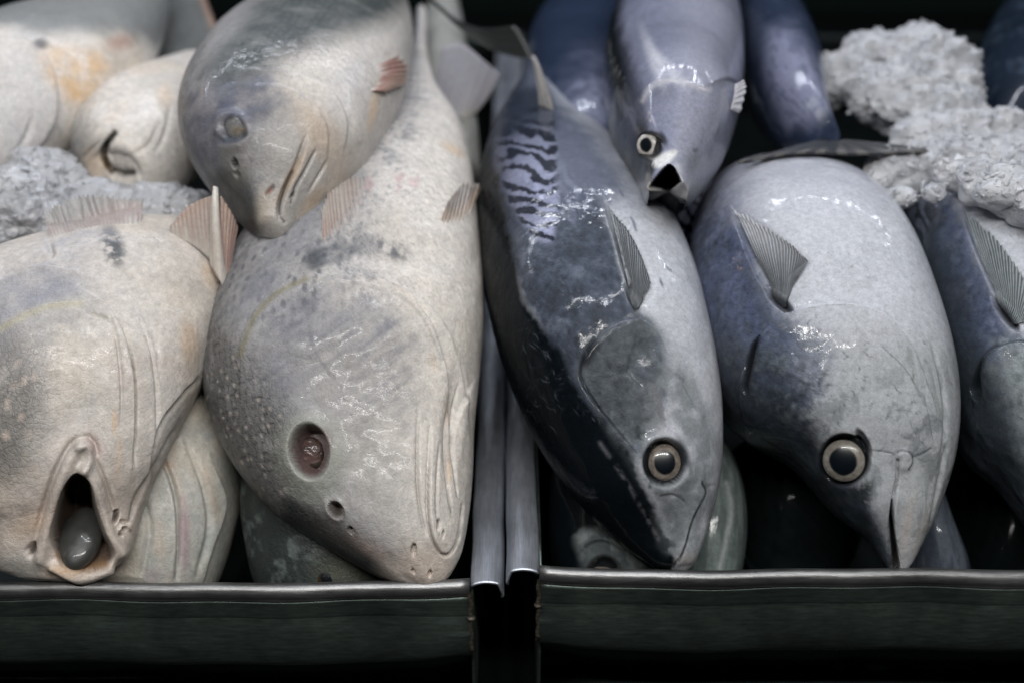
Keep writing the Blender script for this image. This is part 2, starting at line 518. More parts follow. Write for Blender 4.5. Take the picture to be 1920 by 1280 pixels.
def add_fin(f, base, tip, name, colf, lift=lambda u,v: .0015, nray=22, ridge=.0005, res=(40,150), thick=.0008, bend=None, mat=None, rag=0):
    """a fan of rays between a base line and a free edge, both lying over the flank"""
    B = smooth_line(base, res[1]); E = smooth_line(tip, res[1])
    if rag:
        wv = np.linspace(0,1,res[1]); dirn = (E-B)/np.maximum(np.linalg.norm(E-B,axis=1,keepdims=True),1)
        E = E + dirn*(rag*np.cos(wv*nray*2*np.pi) + rag*1.6*vnoise(np.stack([wv*nray*.5,wv*0+.3,wv*0],1)))[:,None]
    nu, nv = res
    V = np.zeros((nu,nv,3)); NN = np.zeros((nu,nv,3)); U = np.zeros((nu,nv)); W = np.zeros((nu,nv))
    # coarse lookup of the flank, then even it out
    for i in range(nu):
        u = i/(nu-1)
        for j in range(0,nv):
            v = j/(nv-1)
            q = B[j]*(1-u)+E[j]*u
            if bend is not None: q = q + np.array(bend)*math.sin(math.pi*u)
            p, n = f.surf(q[0], q[1], 3)
            V[i,j] = p; NN[i,j] = n; U[i,j] = u; W[i,j] = v
    for _ in range(4):
        NN[1:-1] = (NN[:-2]+NN[2:]+2*NN[1:-1])/4; NN[:,1:-1] = (NN[:,:-2]+NN[:,2:]+2*NN[:,1:-1])/4
        Vs = V.copy(); Vs[1:-1,1:-1] = (V[:-2,1:-1]+V[2:,1:-1]+V[1:-1,:-2]+V[1:-1,2:]+4*V[1:-1,1:-1])/8; V = Vs
    NN /= np.linalg.norm(NN,axis=2,keepdims=True)
    wn = vnoise(np.stack([W.ravel()*nray*.35,U.ravel()*.6+3,0*U.ravel()],1)).reshape(W.shape)
    ph = np.cos((W+.30/nray*wn)*nray*2*np.pi)
    L = np.vectorize(lift)(U,W)
    top = V + NN*(L + ridge*ph*np.minimum(1,U*4))[:,:,None]
    bot = top - NN*thick
    cols = colf(U.ravel(), W.ravel(), ph.ravel())
    Fg = grid_faces(nu,nv,False); m = nu*nv
    rim = [(i*nv, (i+1)*nv) for i in range(nu-1)] + [((i+1)*nv+nv-1, i*nv+nv-1) for i in range(nu-1)] + [(j+1, j) for j in range(nv-1)] + [((nu-1)*nv+j, (nu-1)*nv+j+1) for j in range(nv-1)]
    Fr = np.array([[a, b, b+m, a+m] for a,b in rim])
    Vv = np.vstack([top.reshape(-1,3), bot.reshape(-1,3)])
    fx = np.tile([.4,.5,.7], (len(Vv),1))
    return mesh_obj(name, Vv, np.vstack([Fg, Fg[:,::-1]+m, Fr]), mat or M_FIN, parent=f.obj, cols=np.vstack([cols,cols]), fx=fx)

def plate_fin(name, base3, tip3, colf, parent, nray=14, ridge=.0006, thick=.0012, res=(24,60), mat=None, cup=0.0, bendv=(0,0,1)):
    """a free-standing fan fin between two 3-D lines"""
    nu, nv = res
    def s3(p, n):
        p = np.array(p, float); p = np.vstack([2*p[0]-p[1], p, 2*p[-1]-p[-2]]); m = len(p)-3; o = []
        for t in np.linspace(0, m-1e-6, n):
            i = int(t); q = t-i; a,b,c,d = p[i],p[i+1],p[i+2],p[i+3]
            o.append(.5*((2*b)+(-a+c)*q+(2*a-5*b+4*c-d)*q*q+(-a+3*b-3*c+d)*q**3))
        return np.array(o)
    B, E = s3(base3, nv), s3(tip3, nv)
    u = np.linspace(0,1,nu)[:,None,None]
    V = B[None]*(1-u)+E[None]*u + np.array(bendv)*cup*np.sin(np.pi*u)
    N = grid_normals(V, False)
    W = np.tile(np.linspace(0,1,nv),(nu,1)); U = np.repeat(np.linspace(0,1,nu)[:,None],nv,1)
    ph = np.cos(W*nray*2*np.pi)
    top = V + N*(ridge*ph)[:,:,None]*np.minimum(1,U*3)[:,:,None] + N*thick/2; bot = V - N*thick/2 + N*(ridge*ph)[:,:,None]*np.minimum(1,U*3)[:,:,None]
    Fg = grid_faces(nu,nv,False); m = nu*nv
    rim = [(i*nv, (i+1)*nv) for i in range(nu-1)] + [((i+1)*nv+nv-1, i*nv+nv-1) for i in range(nu-1)] + [(j+1, j) for j in range(nv-1)] + [((nu-1)*nv+j, (nu-1)*nv+j+1) for j in range(nv-1)]
    Fr = np.array([[a, b, b+m, a+m] for a,b in rim])
    cols = colf(U.ravel(), W.ravel(), ph.ravel())
    Vv = np.vstack([top.reshape(-1,3), bot.reshape(-1,3)])
    return mesh_obj(name, Vv, np.vstack([Fg, Fg[:,::-1]+m, Fr]), mat or M_FIN, parent=parent, cols=np.vstack([cols,cols]), fx=np.tile([.4,.5,.7],(len(Vv),1)))

# base colours
C_WHITE = np.array([.60,.56,.515]); C_CREAM = np.array([.62,.54,.44]); C_GREY = np.array([.27,.27,.285]); C_DK = np.array([.05,.052,.05])
C_YEL = np.array([.60,.36,.14]); C_PINK = np.array([.52,.33,.28]); C_BLUEGREY = np.array([.13,.145,.17])
T_BELLY = np.array([.465,.46,.472]); T_FLANK = np.array([.17,.19,.24]); T_CORS = np.array([.075,.085,.10]); T_BACK = np.array([.004,.006,.008]); T_LAV = np.array([.30,.31,.42])

def croaker_paint(f, mid=-.15, deep=-.95, dark=1.0, warm=.5, belly=C_WHITE):
    P3 = f.P3
    n1 = fbm(P3*26, 4); n2 = fbm(P3*90+4, 4); n3 = fbm(P3*330, 3); st = streak(f, 60, 190)
    q = -f.lat*1.0 + .22*n1 + .16*n2
    c = np.tile(belly, (len(P3),1))
    c = mixc(c, C_CREAM, sstep(.05,.5,fbm(P3*18+8,3))*warm)
    c = mixc(c, C_PINK*1.1, sstep(.25,.6,fbm(P3*30+21,3))*.25*warm)
    c = mixc(c, C_GREY, sstep(-mid-.45, -mid+.5, q)*.75*dark)
    c = mixc(c, C_GREY*.6, sstep(.1,.55,n2+.4*st)*sstep(-mid-.5,-mid+.2,q)*.55*dark)
    c = mixc(c, C_DK, sstep(-deep-.35,-deep+.2,q+.2*n3)*dark)
    w1,w2,wi = worley(f.long/.0026+.5*n1, f.wid/.0026+.5*n2, 5)
    cr = sstep(.16,.0,w2-w1); vein = sstep(.05,.0,np.abs(fbm(P3*70+31,3)))
    c = mixc(c, c*.62, cr*(.10+.45*sstep(-.4,.5,q)*sstep(-.3,.3,n2)))
    c = mixc(c, C_GREY*.8, vein*(.10+.25*sstep(-.4,.4,q)))
    m5 = fbm(P3*55+13,4); c = c*(1+.16*m5+.10*sk_)[:,None] if False else c*(1+.16*m5)[:,None]
    c = mixc(c, C_GREY*.9, sstep(.18,.5,m5+.3*n2)*.22)
    pore = sstep(.16,.08,w1)*sstep(.72,.8,wi)
    c = mixc(c, c*.5, pore*.5)
    c = c*(1+(.12+.16*sstep(-.3,.6,q))*n3+(.08+.14*sstep(-.3,.6,q))*n2)[:,None]
    fx = np.tile([.48,.7,.7], (len(P3),1)).astype(float)
    fx[:,0] += .08*n2
    return c, fx, (n1,n2,n3,st)

def lip(pts, w): return pts
# ---------------------------------------------------------------- croakers in the left tray
CR_GROUP = 'whole croakers piled in the left tray'
def fin_pink(base=C_PINK, edgec=C_CREAM, ray=(.30,.20,.17), amt=.5, soft=.9):
    def g(u, v, ph):
        c = np.tile(np.array(base), (len(u),1)).astype(float)
        nn = vnoise(np.stack([v*9,u*2,u*0],1))
        c = mixc(c, edgec, sstep(.35,.95,u+.25*np.sin(v*5)))
        c = mixc(c, ray, sstep(.1,-.5,ph)*amt*(.7+.6*nn))
        c = mixc(c, (.58,.54,.49), sstep(.38,.0,u+.15*nn)*soft)
        return c
    return g

def croaker_eyed_front():
    st = [(768,1097,812,1099,zb(1097),.004),(742,1091,830,1090,zb(1090),.008),(690,1070,848,1070,zb(1068),.014),(600,1016,866,1030,zb(1018),.025),(500,944,878,970,zb(954),.036),
          (425,850,886,890,zb(870),.046),(386,745,890,790,zb(770),.053),(384,650,900,690,zb(670),.058),(408,560,907,600,zb(580),.058),
          (455,475,905,510,zb(492),.056),(525,395,896,420,zb(408),.050),(610,315,886,330,zb(322),.042),(690,240,868,258,zb(250),.033),
          (742,170,822,180,zb(175),.022),(770,100,802,100,zb(100),.013),(780,30,800,30,zb(30),.010)]
    f = Fish(st, nS=520, nT=440, expo=2.15, top=.74)
    P = f.P
    d = np.zeros(len(P))
    # gill cover plate and the folds behind it
    d += edge(P, [(452,690),(455,640),(480,590),(520,545),(575,518),(620,530),(680,538),(735,550),(790,595),(822,660),(838,730),(846,810)], .0055, 3, 75, side=1)
    d += groove(P, [(450,655),(478,590),(520,545),(575,518),(640,532),(735,548),(790,592),(826,668),(842,740)], 5, .0010)
    d += edge(P, [(600,520),(690,520),(760,545),(815,590),(850,650),(868,720),(876,790)], .0034, 3, 40, side=1)
    d += groove(P, [(845,640),(868,700),(880,760)], 3, .0015)
    d += groove(P, [(500,740),(560,700),(640,650),(720,615)], 14, .0010)
    # jaws: upper jaw bone, mouth slit and the lower jaw
    d += groove(P, [(784,770),(782,850),(784,920),(792,975),(800,1000)], 3, .0020)
    d += groove(P, [(806,800),(802,880),(802,950),(808,1000),(822,1032),(838,1040),(852,1026),(862,995),(868,945)], 2.6, .0030)
    d += edge(P, [(806,800),(802,880),(802,950),(808,1000),(822,1032)], .0026, 2.2, 22, side=-1)
    d += groove(P, [(822,830),(817,900),(818,960),(826,1010)], 2.6, .0014)
    d += groove(P, [(842,740),(836,820),(838,900),(846,960)], 3, .0020)
    d += groove(P, [(858,720),(850,800),(852,880),(858,930)], 2.6, .0018)
    d += edge(P, [(888,716),(872,745),(860,775),(852,830)], .0022, 2.2, 20, side=-1)
    d += -.0022*blob(P,845,800,16,80,4,.6)
    # pores and nostrils
    for x,y,rx,ry,rot,dep in ((631,955,12,15,-30,.0085),(657,993,5,6,0,.004),(821,983,3,10,12,.005),(830,1000,2.5,7,12,.003),(776,1030,5,11,8,.0035),(806,1074,4,6,20,.0025),(775,1070,3,4,0,.002)):
        d -= dep*blob(P,x,y,rx,ry,rot,.25)
    d += .0012*(blob(P,631,955,19,22,-30,.4)-blob(P,631,955,12,15,-30,.3))
    # eye socket with a swollen rim
    d += .0028*(blob(P,583,845,56,70,-8,.35)-blob(P,583,845,35,50,-8,.12))
    d -= .0150*blob(P,582,845,33,47,-8,.13)
    sc, sl = scales(f,.0062,.0054); scm = sstep(620,520,P[:,1])*sstep(1.05,.75,f.lat)
    d += .00035*sc*scm
    # soft dents
    n = fbm(f.P3*28,3); d += .0016*n*sstep(.2,.6,1-abs(f.lat)) + .0006*fbm(f.P3*75,3)
    d += -.003*blob(P,700,470,150,34,6,.8) + .003*blob(P,640,620,120,60,0,.9)
    f.push(d); f.flat(); P = f.P
    # ---- pigment
    c, fx, (n1,n2,n3,sk) = croaker_paint(f, mid=.22, deep=-.88, warm=.2)
    back = sstep(660,560,P[:,1]+20*n1)
    # pale grey cheek
    c = c*(1-.42*sl*scm*(.7+.8*n2))[:,None]
    cheek = inpoly(P, [(470,650),(560,540),(700,560),(760,640),(760,760),(640,800),(500,760)], 50)
    a_ = math.radians(-32); wr = fbm(np.stack([(P[:,0]*math.cos(a_)+P[:,1]*math.sin(a_))/70,(-P[:,0]*math.sin(a_)+P[:,1]*math.cos(a_))/9+.8*n2,n1],1),4)
    c = mixc(c, (.19,.19,.215), cheek*(.72+.4*n2+.5*wr)); c = mixc(c, (.17,.17,.195), cheek*sstep(.05,.45,wr+.4*n2)*.6); c = mixc(c, (.36,.34,.32), inpoly(P,[(560,700),(700,640),(770,760),(760,900),(700,980),(640,880)],50)*(.5+.5*n2))
    dm = dashes(f)*sstep(.62,-.35,f.lat+.2*n1)*sstep(640,540,P[:,1])
    rows = sstep(-.5,.3,f.lat)
    c = mixc(c, (.085,.09,.11), dm*.85)
    band = inpoly(P,[(430,600),(470,480),(600,330),(690,330),(600,430),(500,560)],40)
    c = mixc(c, (.18,.185,.21), band*.9*(.75+.8*n2))
    c = mixc(c, (.085,.095,.11), inpoly(P,[(580,478),(610,462),(660,458),(672,470),(640,490),(590,500)],7)*(.75+.5*n3))
    c = mixc(c, (.06,.065,.075), blob(P,588,488,18,20,0,.5)*(.8+.4*n3))
    c = mixc(c, (.07,.075,.085), blob(P,735,468,32,14,28,.7)*sstep(-.35,.25,sk+n3*.6)*.9)
    c = mixc(c, (.45,.22,.24), blob(P,730,345,60,14,-6,.8)*sstep(0,.4,sk)*.6)
    # dark head above the eye, scaly
    hd = inpoly(P,[(380,760),(372,640),(420,610),(470,680),(520,740),(560,800),(545,880),(590,950),(650,1010),(600,1030),(420,880)],40)
    w1,w2,wi = worley(f.long/.0048+.4*n1, f.wid/.0042+.4*n2)
    c = mixc(c, (.115,.112,.11), hd*.92*sstep(-.8,.1,n2))
    c = mixc(c, (.42,.37,.33), hd*sstep(.30,.1,w1)*sstep(.5,.9,wi+.3*n2)*.75)
    c = mixc(c, (.035,.035,.036), hd*sstep(.12,.0,w2-w1)*.9)
    # under edge towards the snout: its shade painted near black
    dk = inpoly(P,[(560,990),(600,985),(680,1010),(730,1050),(760,1085),(700,1100),(580,1050)],22)
    dk = inpoly(P,[(530,940),(600,962),(660,1003),(708,1043),(742,1095),(700,1130),(540,1060)],16)
    c = mixc(c, (.016,.020,.020), dk*(.9+.3*n2))
    c = mixc(c, (.075,.065,.06), blob(P,640,1000,60,22,30,.7)*.6)
    c = mixc(c, (.30,.22,.19), blob(P,700,1030,40,14,32,.8)*.5)
    c = mixc(c, (.60,.50,.42), blob(P,790,1065,60,40,0,.8)*.7)
    c = mixc(c, (.36,.34,.32), blob(P,700,930,90,70,20,.9)*sstep(-.1,.4,n2)*.55)
    for pts,w_,a_k in (([(802,880),(802,950),(808,1000),(822,1032),(838,1040),(852,1026),(862,995)],1.8,.6),([(784,800),(782,860),(786,940),(796,990)],1.6,.4),([(842,740),(836,820),(838,900),(846,960)],1.8,.4)):
        c = mixc(c,(.13,.105,.09),np.exp(-(ldist(P,pts)[0]/w_)**2)*a_k)
    # socket rim: clear greenish, faint ochre stains on the jaw
    c = mixc(c, (.30,.31,.27), (blob(P,585,855,62,78,-8,.4)-blob(P,582,845,32,46,-8,.2))*.75)
    c = mixc(c, (.085,.050,.045), blob(P,582,845,34,48,-8,.15)*.95)
    c = mixc(c, (.15,.11,.11), blob(P,604,828,20,26,0,.5)*.8)
    for x,y,rx,ry,rot,a in ((842,880,4,24,0,.5),(812,680,5,18,-10,.25),(850,280,24,8,28,.5),(838,770,4,26,0,.25)):
        c = mixc(c, C_YEL, blob(P,x,y,rx,ry,rot,.8)*a*(.8+.5*n2))
    c = mixc(c, (.08,.06,.05), blob(P,631,955,11,14,-30,.4)*.9)
    # yellow-grey edge of the gill plate
    e,_,_ = ldist(P,[(450,665),(478,595),(520,550),(575,522)]); c = mixc(c,(.20,.18,.10),np.exp(-(e/5)**2)*.7)
    e,_,_ = ldist(P,[(575,520),(640,533),(735,549),(790,593),(826,668)]); c = mixc(c,(.33,.31,.29),np.exp(-(e/2.5)**2)*.6)
    fx[:,1] += .6*hd
    fx[:,0] = np.clip(fx[:,0] + .08*(1-hd),.2,.9)
    o = f.build('croaker', M_CROAK, c, fx)
    tag(o, 'largest pale croaker with a reddish empty eye socket, snout resting on the tray rim', 'fish', CR_GROUP)
    # what is left of the eye, deep in the socket
    p, nn = f.surf(582, 850, 10)
    V,F,rho,a,b = cap_mesh(p-nn*.001, nn*.5+(CAMP-p)/np.linalg.norm(CAMP-p)*.5, .0092, lambda q: .62*math.sqrt(max(0,1-q*q)), aspect=.9)
    nz = fbm((V-p)*260,4)
    cc = np.tile([.095,.055,.050],(len(V),1)).astype(float); cc = mixc(cc,(.03,.022,.016),sstep(-.25,.2,nz)); 
    mesh_obj('eye', V + (np.asarray(nn)*0.0012)[None]*nz[:,None], F, M_FLESH, parent=o, cols=cc)
    add_fin(f, [(604,466),(640,462),(680,452),(705,438)], [(606,398),(628,352),(672,338),(722,352)], 'pectoral_fin',
            fin_pink((.46,.34,.30),(.42,.38,.34),(.36,.22,.20),.55,.55), lift=lambda u,v: -.0012+.005*u*(1-v), nray=17, ridge=.0004, mat=M_VEIL, rag=5)
    add_fin(f, [(824,424),(846,428),(868,424),(882,412)], [(834,384),(852,362),(872,354),(888,360)], 'pelvic_fin',
            fin_pink((.46,.36,.29),(.30,.28,.26),(.28,.21,.17),.5), lift=lambda u,v: -.0012+.006*u, nray=9, ridge=.0006, mat=M_VEIL, rag=4)
    return f

def croaker_open_mouth():
    st = [(70,1086,160,1087,.003,.004),(30,1078,196,1074,.006,.008),(-40,1050,242,1036,.013,.016),(-95,992,268,950,.027,.028),(-140,905,316,836,.051,.040),(-165,800,374,702,.075,.053),
          (-185,722,408,605,.090,.053),(-195,678,432,535,.099,.051),(-190,655,446,492,.101,.047),(-170,642,452,470,.096,.042),(-130,636,440,460,.084,.036),(-80,630,410,456,.068,.028)]
    f = Fish(st, nS=460, nT=460, expo=2.2, top=.76)
    P = f.P; d = np.zeros(len(P))
    # the gaping mouth with its rolled lips
    hole = [(146,890),(166,908),(177,950),(194,1000),(212,1040),(192,1062),(158,1068),(118,1054),(100,1012),(108,960),(124,912)]
    d += groove(P,[(60,1030),(82,950),(106,880),(134,830),(166,818)],5,.0045)
    d += .0034*np.exp(-(ldist(P,[(78,1045),(92,985),(108,920),(132,862),(152,834)])[0]/13)**2)
    d += .0036*np.exp(-(ldist(P,[(150,836),(166,838),(168,862),(156,880)])[0]/10)**2)
    d += .0034*np.exp(-(ldist(P,[(160,880),(178,910),(192,955),(206,1000),(228,1035)])[0]/11)**2)
    d += groove(P,[(172,848),(192,890),(206,930),(218,968)],4,.0035)
    d += groove(P,[(164,818),(178,832),(184,858)],5,.003)
    h = inpoly(P, hole, 4)
    d = d*(1-h) - .040*inpoly(P, hole, 5)
    d += .004*np.exp(-(ldist(P,[(100,1060),(150,1082),(206,1066)])[0]/9)**2)
    d += groove(P,[(54,1030),(62,1022),(58,1038)],5,.004,False)
    for x,y,rx,ry,dep in ((217,968,5,12,.006),(232,990,5,4,.003),(226,1002,5,3,.003),(234,978,9,4,.002),(62,1030,6,10,.005)):
        d -= dep*blob(P,x,y,rx,ry,20,.4)
    d += .0015*np.exp(-(ldist(P,[(222,992),(234,984),(242,990)])[0]/3)**2)
    # gill membranes and folds
    d += groove(P,[(195,560),(228,612),(246,668),(255,730),(254,800),(252,870)],2.6,.0028)
    d += edge(P,[(160,545),(205,575),(236,630),(250,700),(252,790),(246,870)],.0022,2.5,22,side=1)
    d += groove(P,[(206,590),(222,660),(228,730),(226,800)],3,.0016)
    d += groove(P,[(262,600),(284,660),(293,740),(288,820)],3,.0016)
    d += groove(P,[(250,545),(290,640),(300,720)],5,.0010)
    d += edge(P,[(372,705),(330,745),(298,790),(282,850),(272,930)],.0026,3,30,side=1)
    d += groove(P,[(372,712),(332,752),(300,796),(284,850)],4,.0026)
    d += groove(P,[(330,800),(300,860),(280,930)],4,.003)
    d += groove(P,[(300,860),(262,920),(244,975)],5,.003)
    d += edge(P,[(-40,640),(30,596),(90,572),(150,566)],.003,3,40,side=1)
    d += edge(P,[(-60,560),(20,520),(70,500),(130,506),(190,520)],.0036,3,30,side=1)
    d += groove(P,[(0,515),(50,498),(100,470)],4,.002)
    d += groove(P,[(92,452),(96,480)],5,.002)
    d += groove(P,[(160,585),(190,596),(208,606)],3,.002)
    d += -.004*blob(P,150,790,40,60,10,.9)
    d += .0018*fbm(f.P3*26,3) + .0006*fbm(f.P3*80,3)
    f.push(d); f.flat(); P = f.P
    c, fx, (n1,n2,n3,sk) = croaker_paint(f, mid=-.62, deep=-1.3, warm=.45, belly=np.array([.53,.49,.45]))
    c = mixc(c,(.56,.44,.36),sstep(820,960,P[:,1])*.3)
    hd = inpoly(P,[(-60,560),(40,640),(92,720),(70,830),(20,900),(-80,900),(-140,700)],45)
    w1,w2,wi = worley(f.long/.0062+.5*n1, f.wid/.0062+.5*n2)
    c = mixc(c,(.17,.16,.15),hd*.9*sstep(-.6,.2,n2+.2))
    c = mixc(c,(.50,.41,.35),hd*sstep(.45,.1,w1)*sstep(.45,.8,wi+.4*n2)*.65)
    c = mixc(c,(.10,.09,.085),hd*sstep(.12,.0,w2-w1)*.55)
    c = mixc(c,(.05,.055,.06),blob(P,211,462,20,40,-18,.55)*sstep(-.35,.2,n3+sk*.6+.1)*.95)
    c = mixc(c,(.30,.31,.36),(blob(P,140,448,60,26,-10,.8)*.6+blob(P,120,545,46,20,-10,.8)*.6+blob(P,30,560,80,40,-25,.8)*.55)*(.7+.6*n2))
    c = mixc(c,(.25,.245,.25),blob(P,50,620,140,60,-22,.8)*.75*(.7+.6*n2)); c = mixc(c,(.24,.245,.28),blob(P,40,540,130,50,-24,.8)*.7*(.7+.6*n2))
    for x,y,rx,ry,rot,a in ((355,640,15,38,-8,.45),(215,790,5,20,0,.5),(222,862,7,38,4,.3),(50,985,36,22,-30,.25),(120,1070,32,12,0,.5),(402,520,18,30,-30,.4)):
        c = mixc(c, C_YEL*np.array([1,.95,.9]), blob(P,x,y,rx,ry,rot,.8)*a*(.8+.5*n2))
    c = mixc(c,(.38,.26,.25),blob(P,178,835,14,24,-30,.8)*.5)
    c = mixc(c,(.55,.58,.54),blob(P,45,1060,44,22,10,.8)*.4)
    # inside of the mouth
    c = mixc(c,(.05,.028,.018),inpoly(P,hole,6)*.95)
    c = mixc(c,(.22,.12,.05),np.exp(-(ldist(P,[(112,1040),(150,1066),(196,1058)])[0]/9)**2)*.8)
    c = mixc(c,(.07,.05,.05),(blob(P,217,968,5,11,20,.5)+blob(P,62,1030,6,9,20,.5))*.8)
    e,_,_ = ldist(P,[(-40,640),(30,600),(90,575),(150,568)]); c = mixc(c,(.42,.38,.24),np.exp(-(e/7)**2)*.5)
    fx[:,1] += .5*hd
    o = f.build('croaker', M_CROAK, c, fx)
    tag(o,'pale croaker with its mouth gaping wide open and a grey tongue inside','fish',CR_GROUP)
    # tongue
    q = at(150,1000,.0); cz = (f.surf(80,1000,6)[0]-CAMP)@FWD
    pt = CAMP + ray(150,1008)*(cz+.020)
    V,F,rho,a,b = cap_mesh(pt, np.array([.05,-.42,.9]), .0185, lambda t: .34*math.sqrt(max(0,1-t*t)), up=[1.0,0,0], aspect=1.0)
    V = pt + (V-pt)*np.array([.62,1,1])
    nz = fbm((V-pt)*140,3)
    mesh_obj('tongue', V, F, M_FLESH, parent=o, cols=np.tile([.040,.040,.037],(len(V),1))*(1+.4*nz)[:,None])
    # fins: the spread pectoral on top, the pelvic pair at the right
    add_fin(f,[(96,452),(150,440),(205,430),(262,424)],[(88,420),(130,396),(190,384),(268,396)],'pectoral_fin',fin_pink((.46,.39,.37),(.38,.375,.37),(.42,.32,.32),.3),
            lift=lambda u,v:-.0012+.007*u,nray=23,ridge=.0003,mat=M_VEIL,rag=2.5)
    def free(pts, lifts):
        r = []
        for (x,y),l in zip(pts,lifts):
            s,n = f.surf(x,y,4); r.append(s)
        return r
    dz = lambda x,y,k: CAMP + ray(x,y)*k
    k0 = (f.surf(400,500,6)[0]-CAMP)@FWD
    plate_fin('pelvic_fin',[dz(322,446,k0),dz(352,455,k0-.002),dz(385,478,k0-.004),dz(408,505,k0-.004)],
              [dz(322,440,k0+.004),dz(345,396,k0+.002),dz(376,376,k0-.004),dz(406,366,k0-.010)],
              fin_pink((.48,.40,.36),(.44,.33,.27),(.45,.36,.33),.2),o,nray=11,cup=.006,ridge=.0002,mat=M_VEIL)
    plate_fin('fin_spine',[dz(396,500,k0-.004),dz(411,524,k0-.007),dz(424,550,k0-.002)],[dz(401,352,k0-.014),dz(404,350,k0-.015),dz(408,356,k0-.013)],
              fin_pink((.52,.47,.42),(.60,.57,.52),(.42,.32,.29),.3),o,nray=2,cup=.007,thick=.0016,ridge=.0002)
    plate_fin('pelvic_fin',[dz(416,520,k0-.004),dz(424,540,k0-.002),dz(428,552,k0+.002)],[dz(414,368,k0-.010),dz(434,400,k0-.004),dz(446,428,k0+.004)],
              fin_pink((.40,.27,.24),(.48,.36,.30),(.38,.25,.22),.3),o,nray=6,cup=.003,ridge=.0002,mat=M_VEIL)
    return f

def croaker_upper():
    st = [(484,427,530,426,.152,.007),(462,414,552,412,.153,.017),(424,378,584,394,.157,.028),(378,330,618,358,.166,.038),(347,278,655,315,.176,.043),(337,222,692,268,.184,.048),(354,172,727,215,.190,.051),
          (390,120,754,165,.194,.051),(438,80,770,112,.196,.049),(488,40,774,62,.196,.045),(530,0,765,20,.193,.04),(570,-40,740,-30,.188,.03)]
    f = Fish(st, nS=360, nT=340, expo=2.2, top=.74)
    P = f.P; d = np.zeros(len(P))
    d += groove(P,[(572,262),(556,310),(538,345),(526,378),(524,402),(532,416)],4,.0048)
    d += edge(P,[(572,262),(556,310),(538,345),(526,378),(524,402)],.003,2.5,22,side=-1)
    d += groove(P,[(590,282),(570,320),(552,352),(545,380)],3,.002)
    d += groove(P,[(612,300),(596,330),(578,358)],3,.0018)
    d += groove(P,[(500,365),(512,352)],3,.003,False)
    d -= .003*blob(P,546,366,3,6,40,.5)
    d += edge(P,[(470,160),(530,165),(580,190),(610,240),(612,300)],.0028,3,40,side=1)
    d += edge(P,[(480,130),(560,140),(620,170),(650,230),(640,300)],.002,3,40,side=1)
    d += .004*(blob(P,438,245,36,32,20,.4)-blob(P,440,246,24,19,10,.3)) - .004*blob(P,434,258,26,12,-12,.4)
    d -= .007*blob(P,440,307,5,8,0,.4); d -= .002*blob(P,444,328,5,6,0,.4)
    sc, sl = scales(f,.0058,.005); scm = sstep(190,120,P[:,1]-.2*(P[:,0]-600))
    d += .0015*fbm(f.P3*26,3) + .00035*sc*scm
    f.push(d); f.flat(); P = f.P
    c, fx, (n1,n2,n3,sk) = croaker_paint(f, mid=-.02, deep=-.95, warm=.6)
    hd = inpoly(P,[(345,270),(360,180),(430,130),(520,150),(520,230),(420,260),(430,330),(390,340)],40)
    c = mixc(c,(.07,.075,.11),hd*.95*(.8+.6*n2)); c = mixc(c,(.20,.195,.20),inpoly(P,[(430,330),(460,220),(540,180),(640,240),(600,350),(540,420),(480,410)],40)*.5)
    c = c*(1-.42*sl*scm)[:,None]*.86
    top = inpoly(P,[(380,130),(440,60),(520,-20),(760,-30),(740,30),(640,70),(540,110),(430,160)],35)
    w = dashes(f,.006,.005,3)
    c = mixc(c,(.022,.030,.028),top*(.97+.3*n2)); c = mixc(c,(.10,.115,.11),top*w*.5)
    c = mixc(c,(.03,.032,.032),inpoly(P,[(395,350),(425,315),(455,330),(478,360),(488,425),(450,420)],14)*.85)
    c = mixc(c,(.14,.135,.12),inpoly(P,[(410,290),(440,280),(470,330),(440,345)],16)*.6)
    c = mixc(c,(.44,.37,.28),blob(P,496,392,14,36,0,.8)*.5); c = mixc(c,(.46,.43,.40),blob(P,530,392,18,30,25,.8)*.6)
    c = mixc(c,(.42,.40,.38),blob(P,562,350,14,50,30,.8)*.4)
    for x,y,rx,ry,rot,a in ((600,250,28,60,-30,.22),(700,205,8,36,10,.4),(548,330,8,50,30,.3),(585,380,12,30,40,.3)):
        c = mixc(c,C_YEL,blob(P,x,y,rx,ry,rot,.9)*a)
    c = mixc(c,(.05,.06,.08),blob(P,434,260,28,10,-12,.5)*.9)
    c = mixc(c,(.30,.22,.09),blob(P,445,244,12,7,0,.6)*.6)
    c = mixc(c,(.02,.02,.02),blob(P,440,307,4.5,7,0,.5)*.95)
    c = mixc(c,(.30,.12,.1),blob(P,506,358,8,4,-40,.6)*.7)
    c = mixc(c,(.035,.03,.028),np.exp(-(ldist(P,[(548,322),(536,348),(526,378),(524,402),(532,416)])[0]/2.6)**2)*.85)
    c = mixc(c,(.10,.085,.075),np.exp(-(ldist(P,[(590,282),(570,320),(552,352),(545,380)])[0]/2.2)**2)*.6)
    c = mixc(c,(.45,.44,.47),blob(P,660,150,26,60,30,.8)*.3)
    for i in range(5):
        pts = [(400+12*i,170+10*i),(480+10*i,150+12*i),(560+8*i,165+12*i)]
        c = mixc(c,(.13,.14,.17),np.exp(-(ldist(P,pts)[0]/5)**2)*sstep(-.2,.3,n2)*.6)
    o = f.build('croaker', M_CROAK, c, fx)
    tag(o,'croaker with dark speckled back and sunken lidded eye, on top of the pile','fish',CR_GROUP)
    add_fin(f,[(690,170),(700,158),(704,142),(700,128)],[(722,176),(748,160),(758,136),(738,110)],'pectoral_fin',fin_pink((.30,.17,.14),(.40,.28,.22),(.24,.14,.12),.4),lift=lambda u,v:-.0012+.004*math.sin(math.pi*u*.7),nray=10,ridge=.0003,res=(30,60),rag=4)
    p,nn = f.surf(442,246,8)
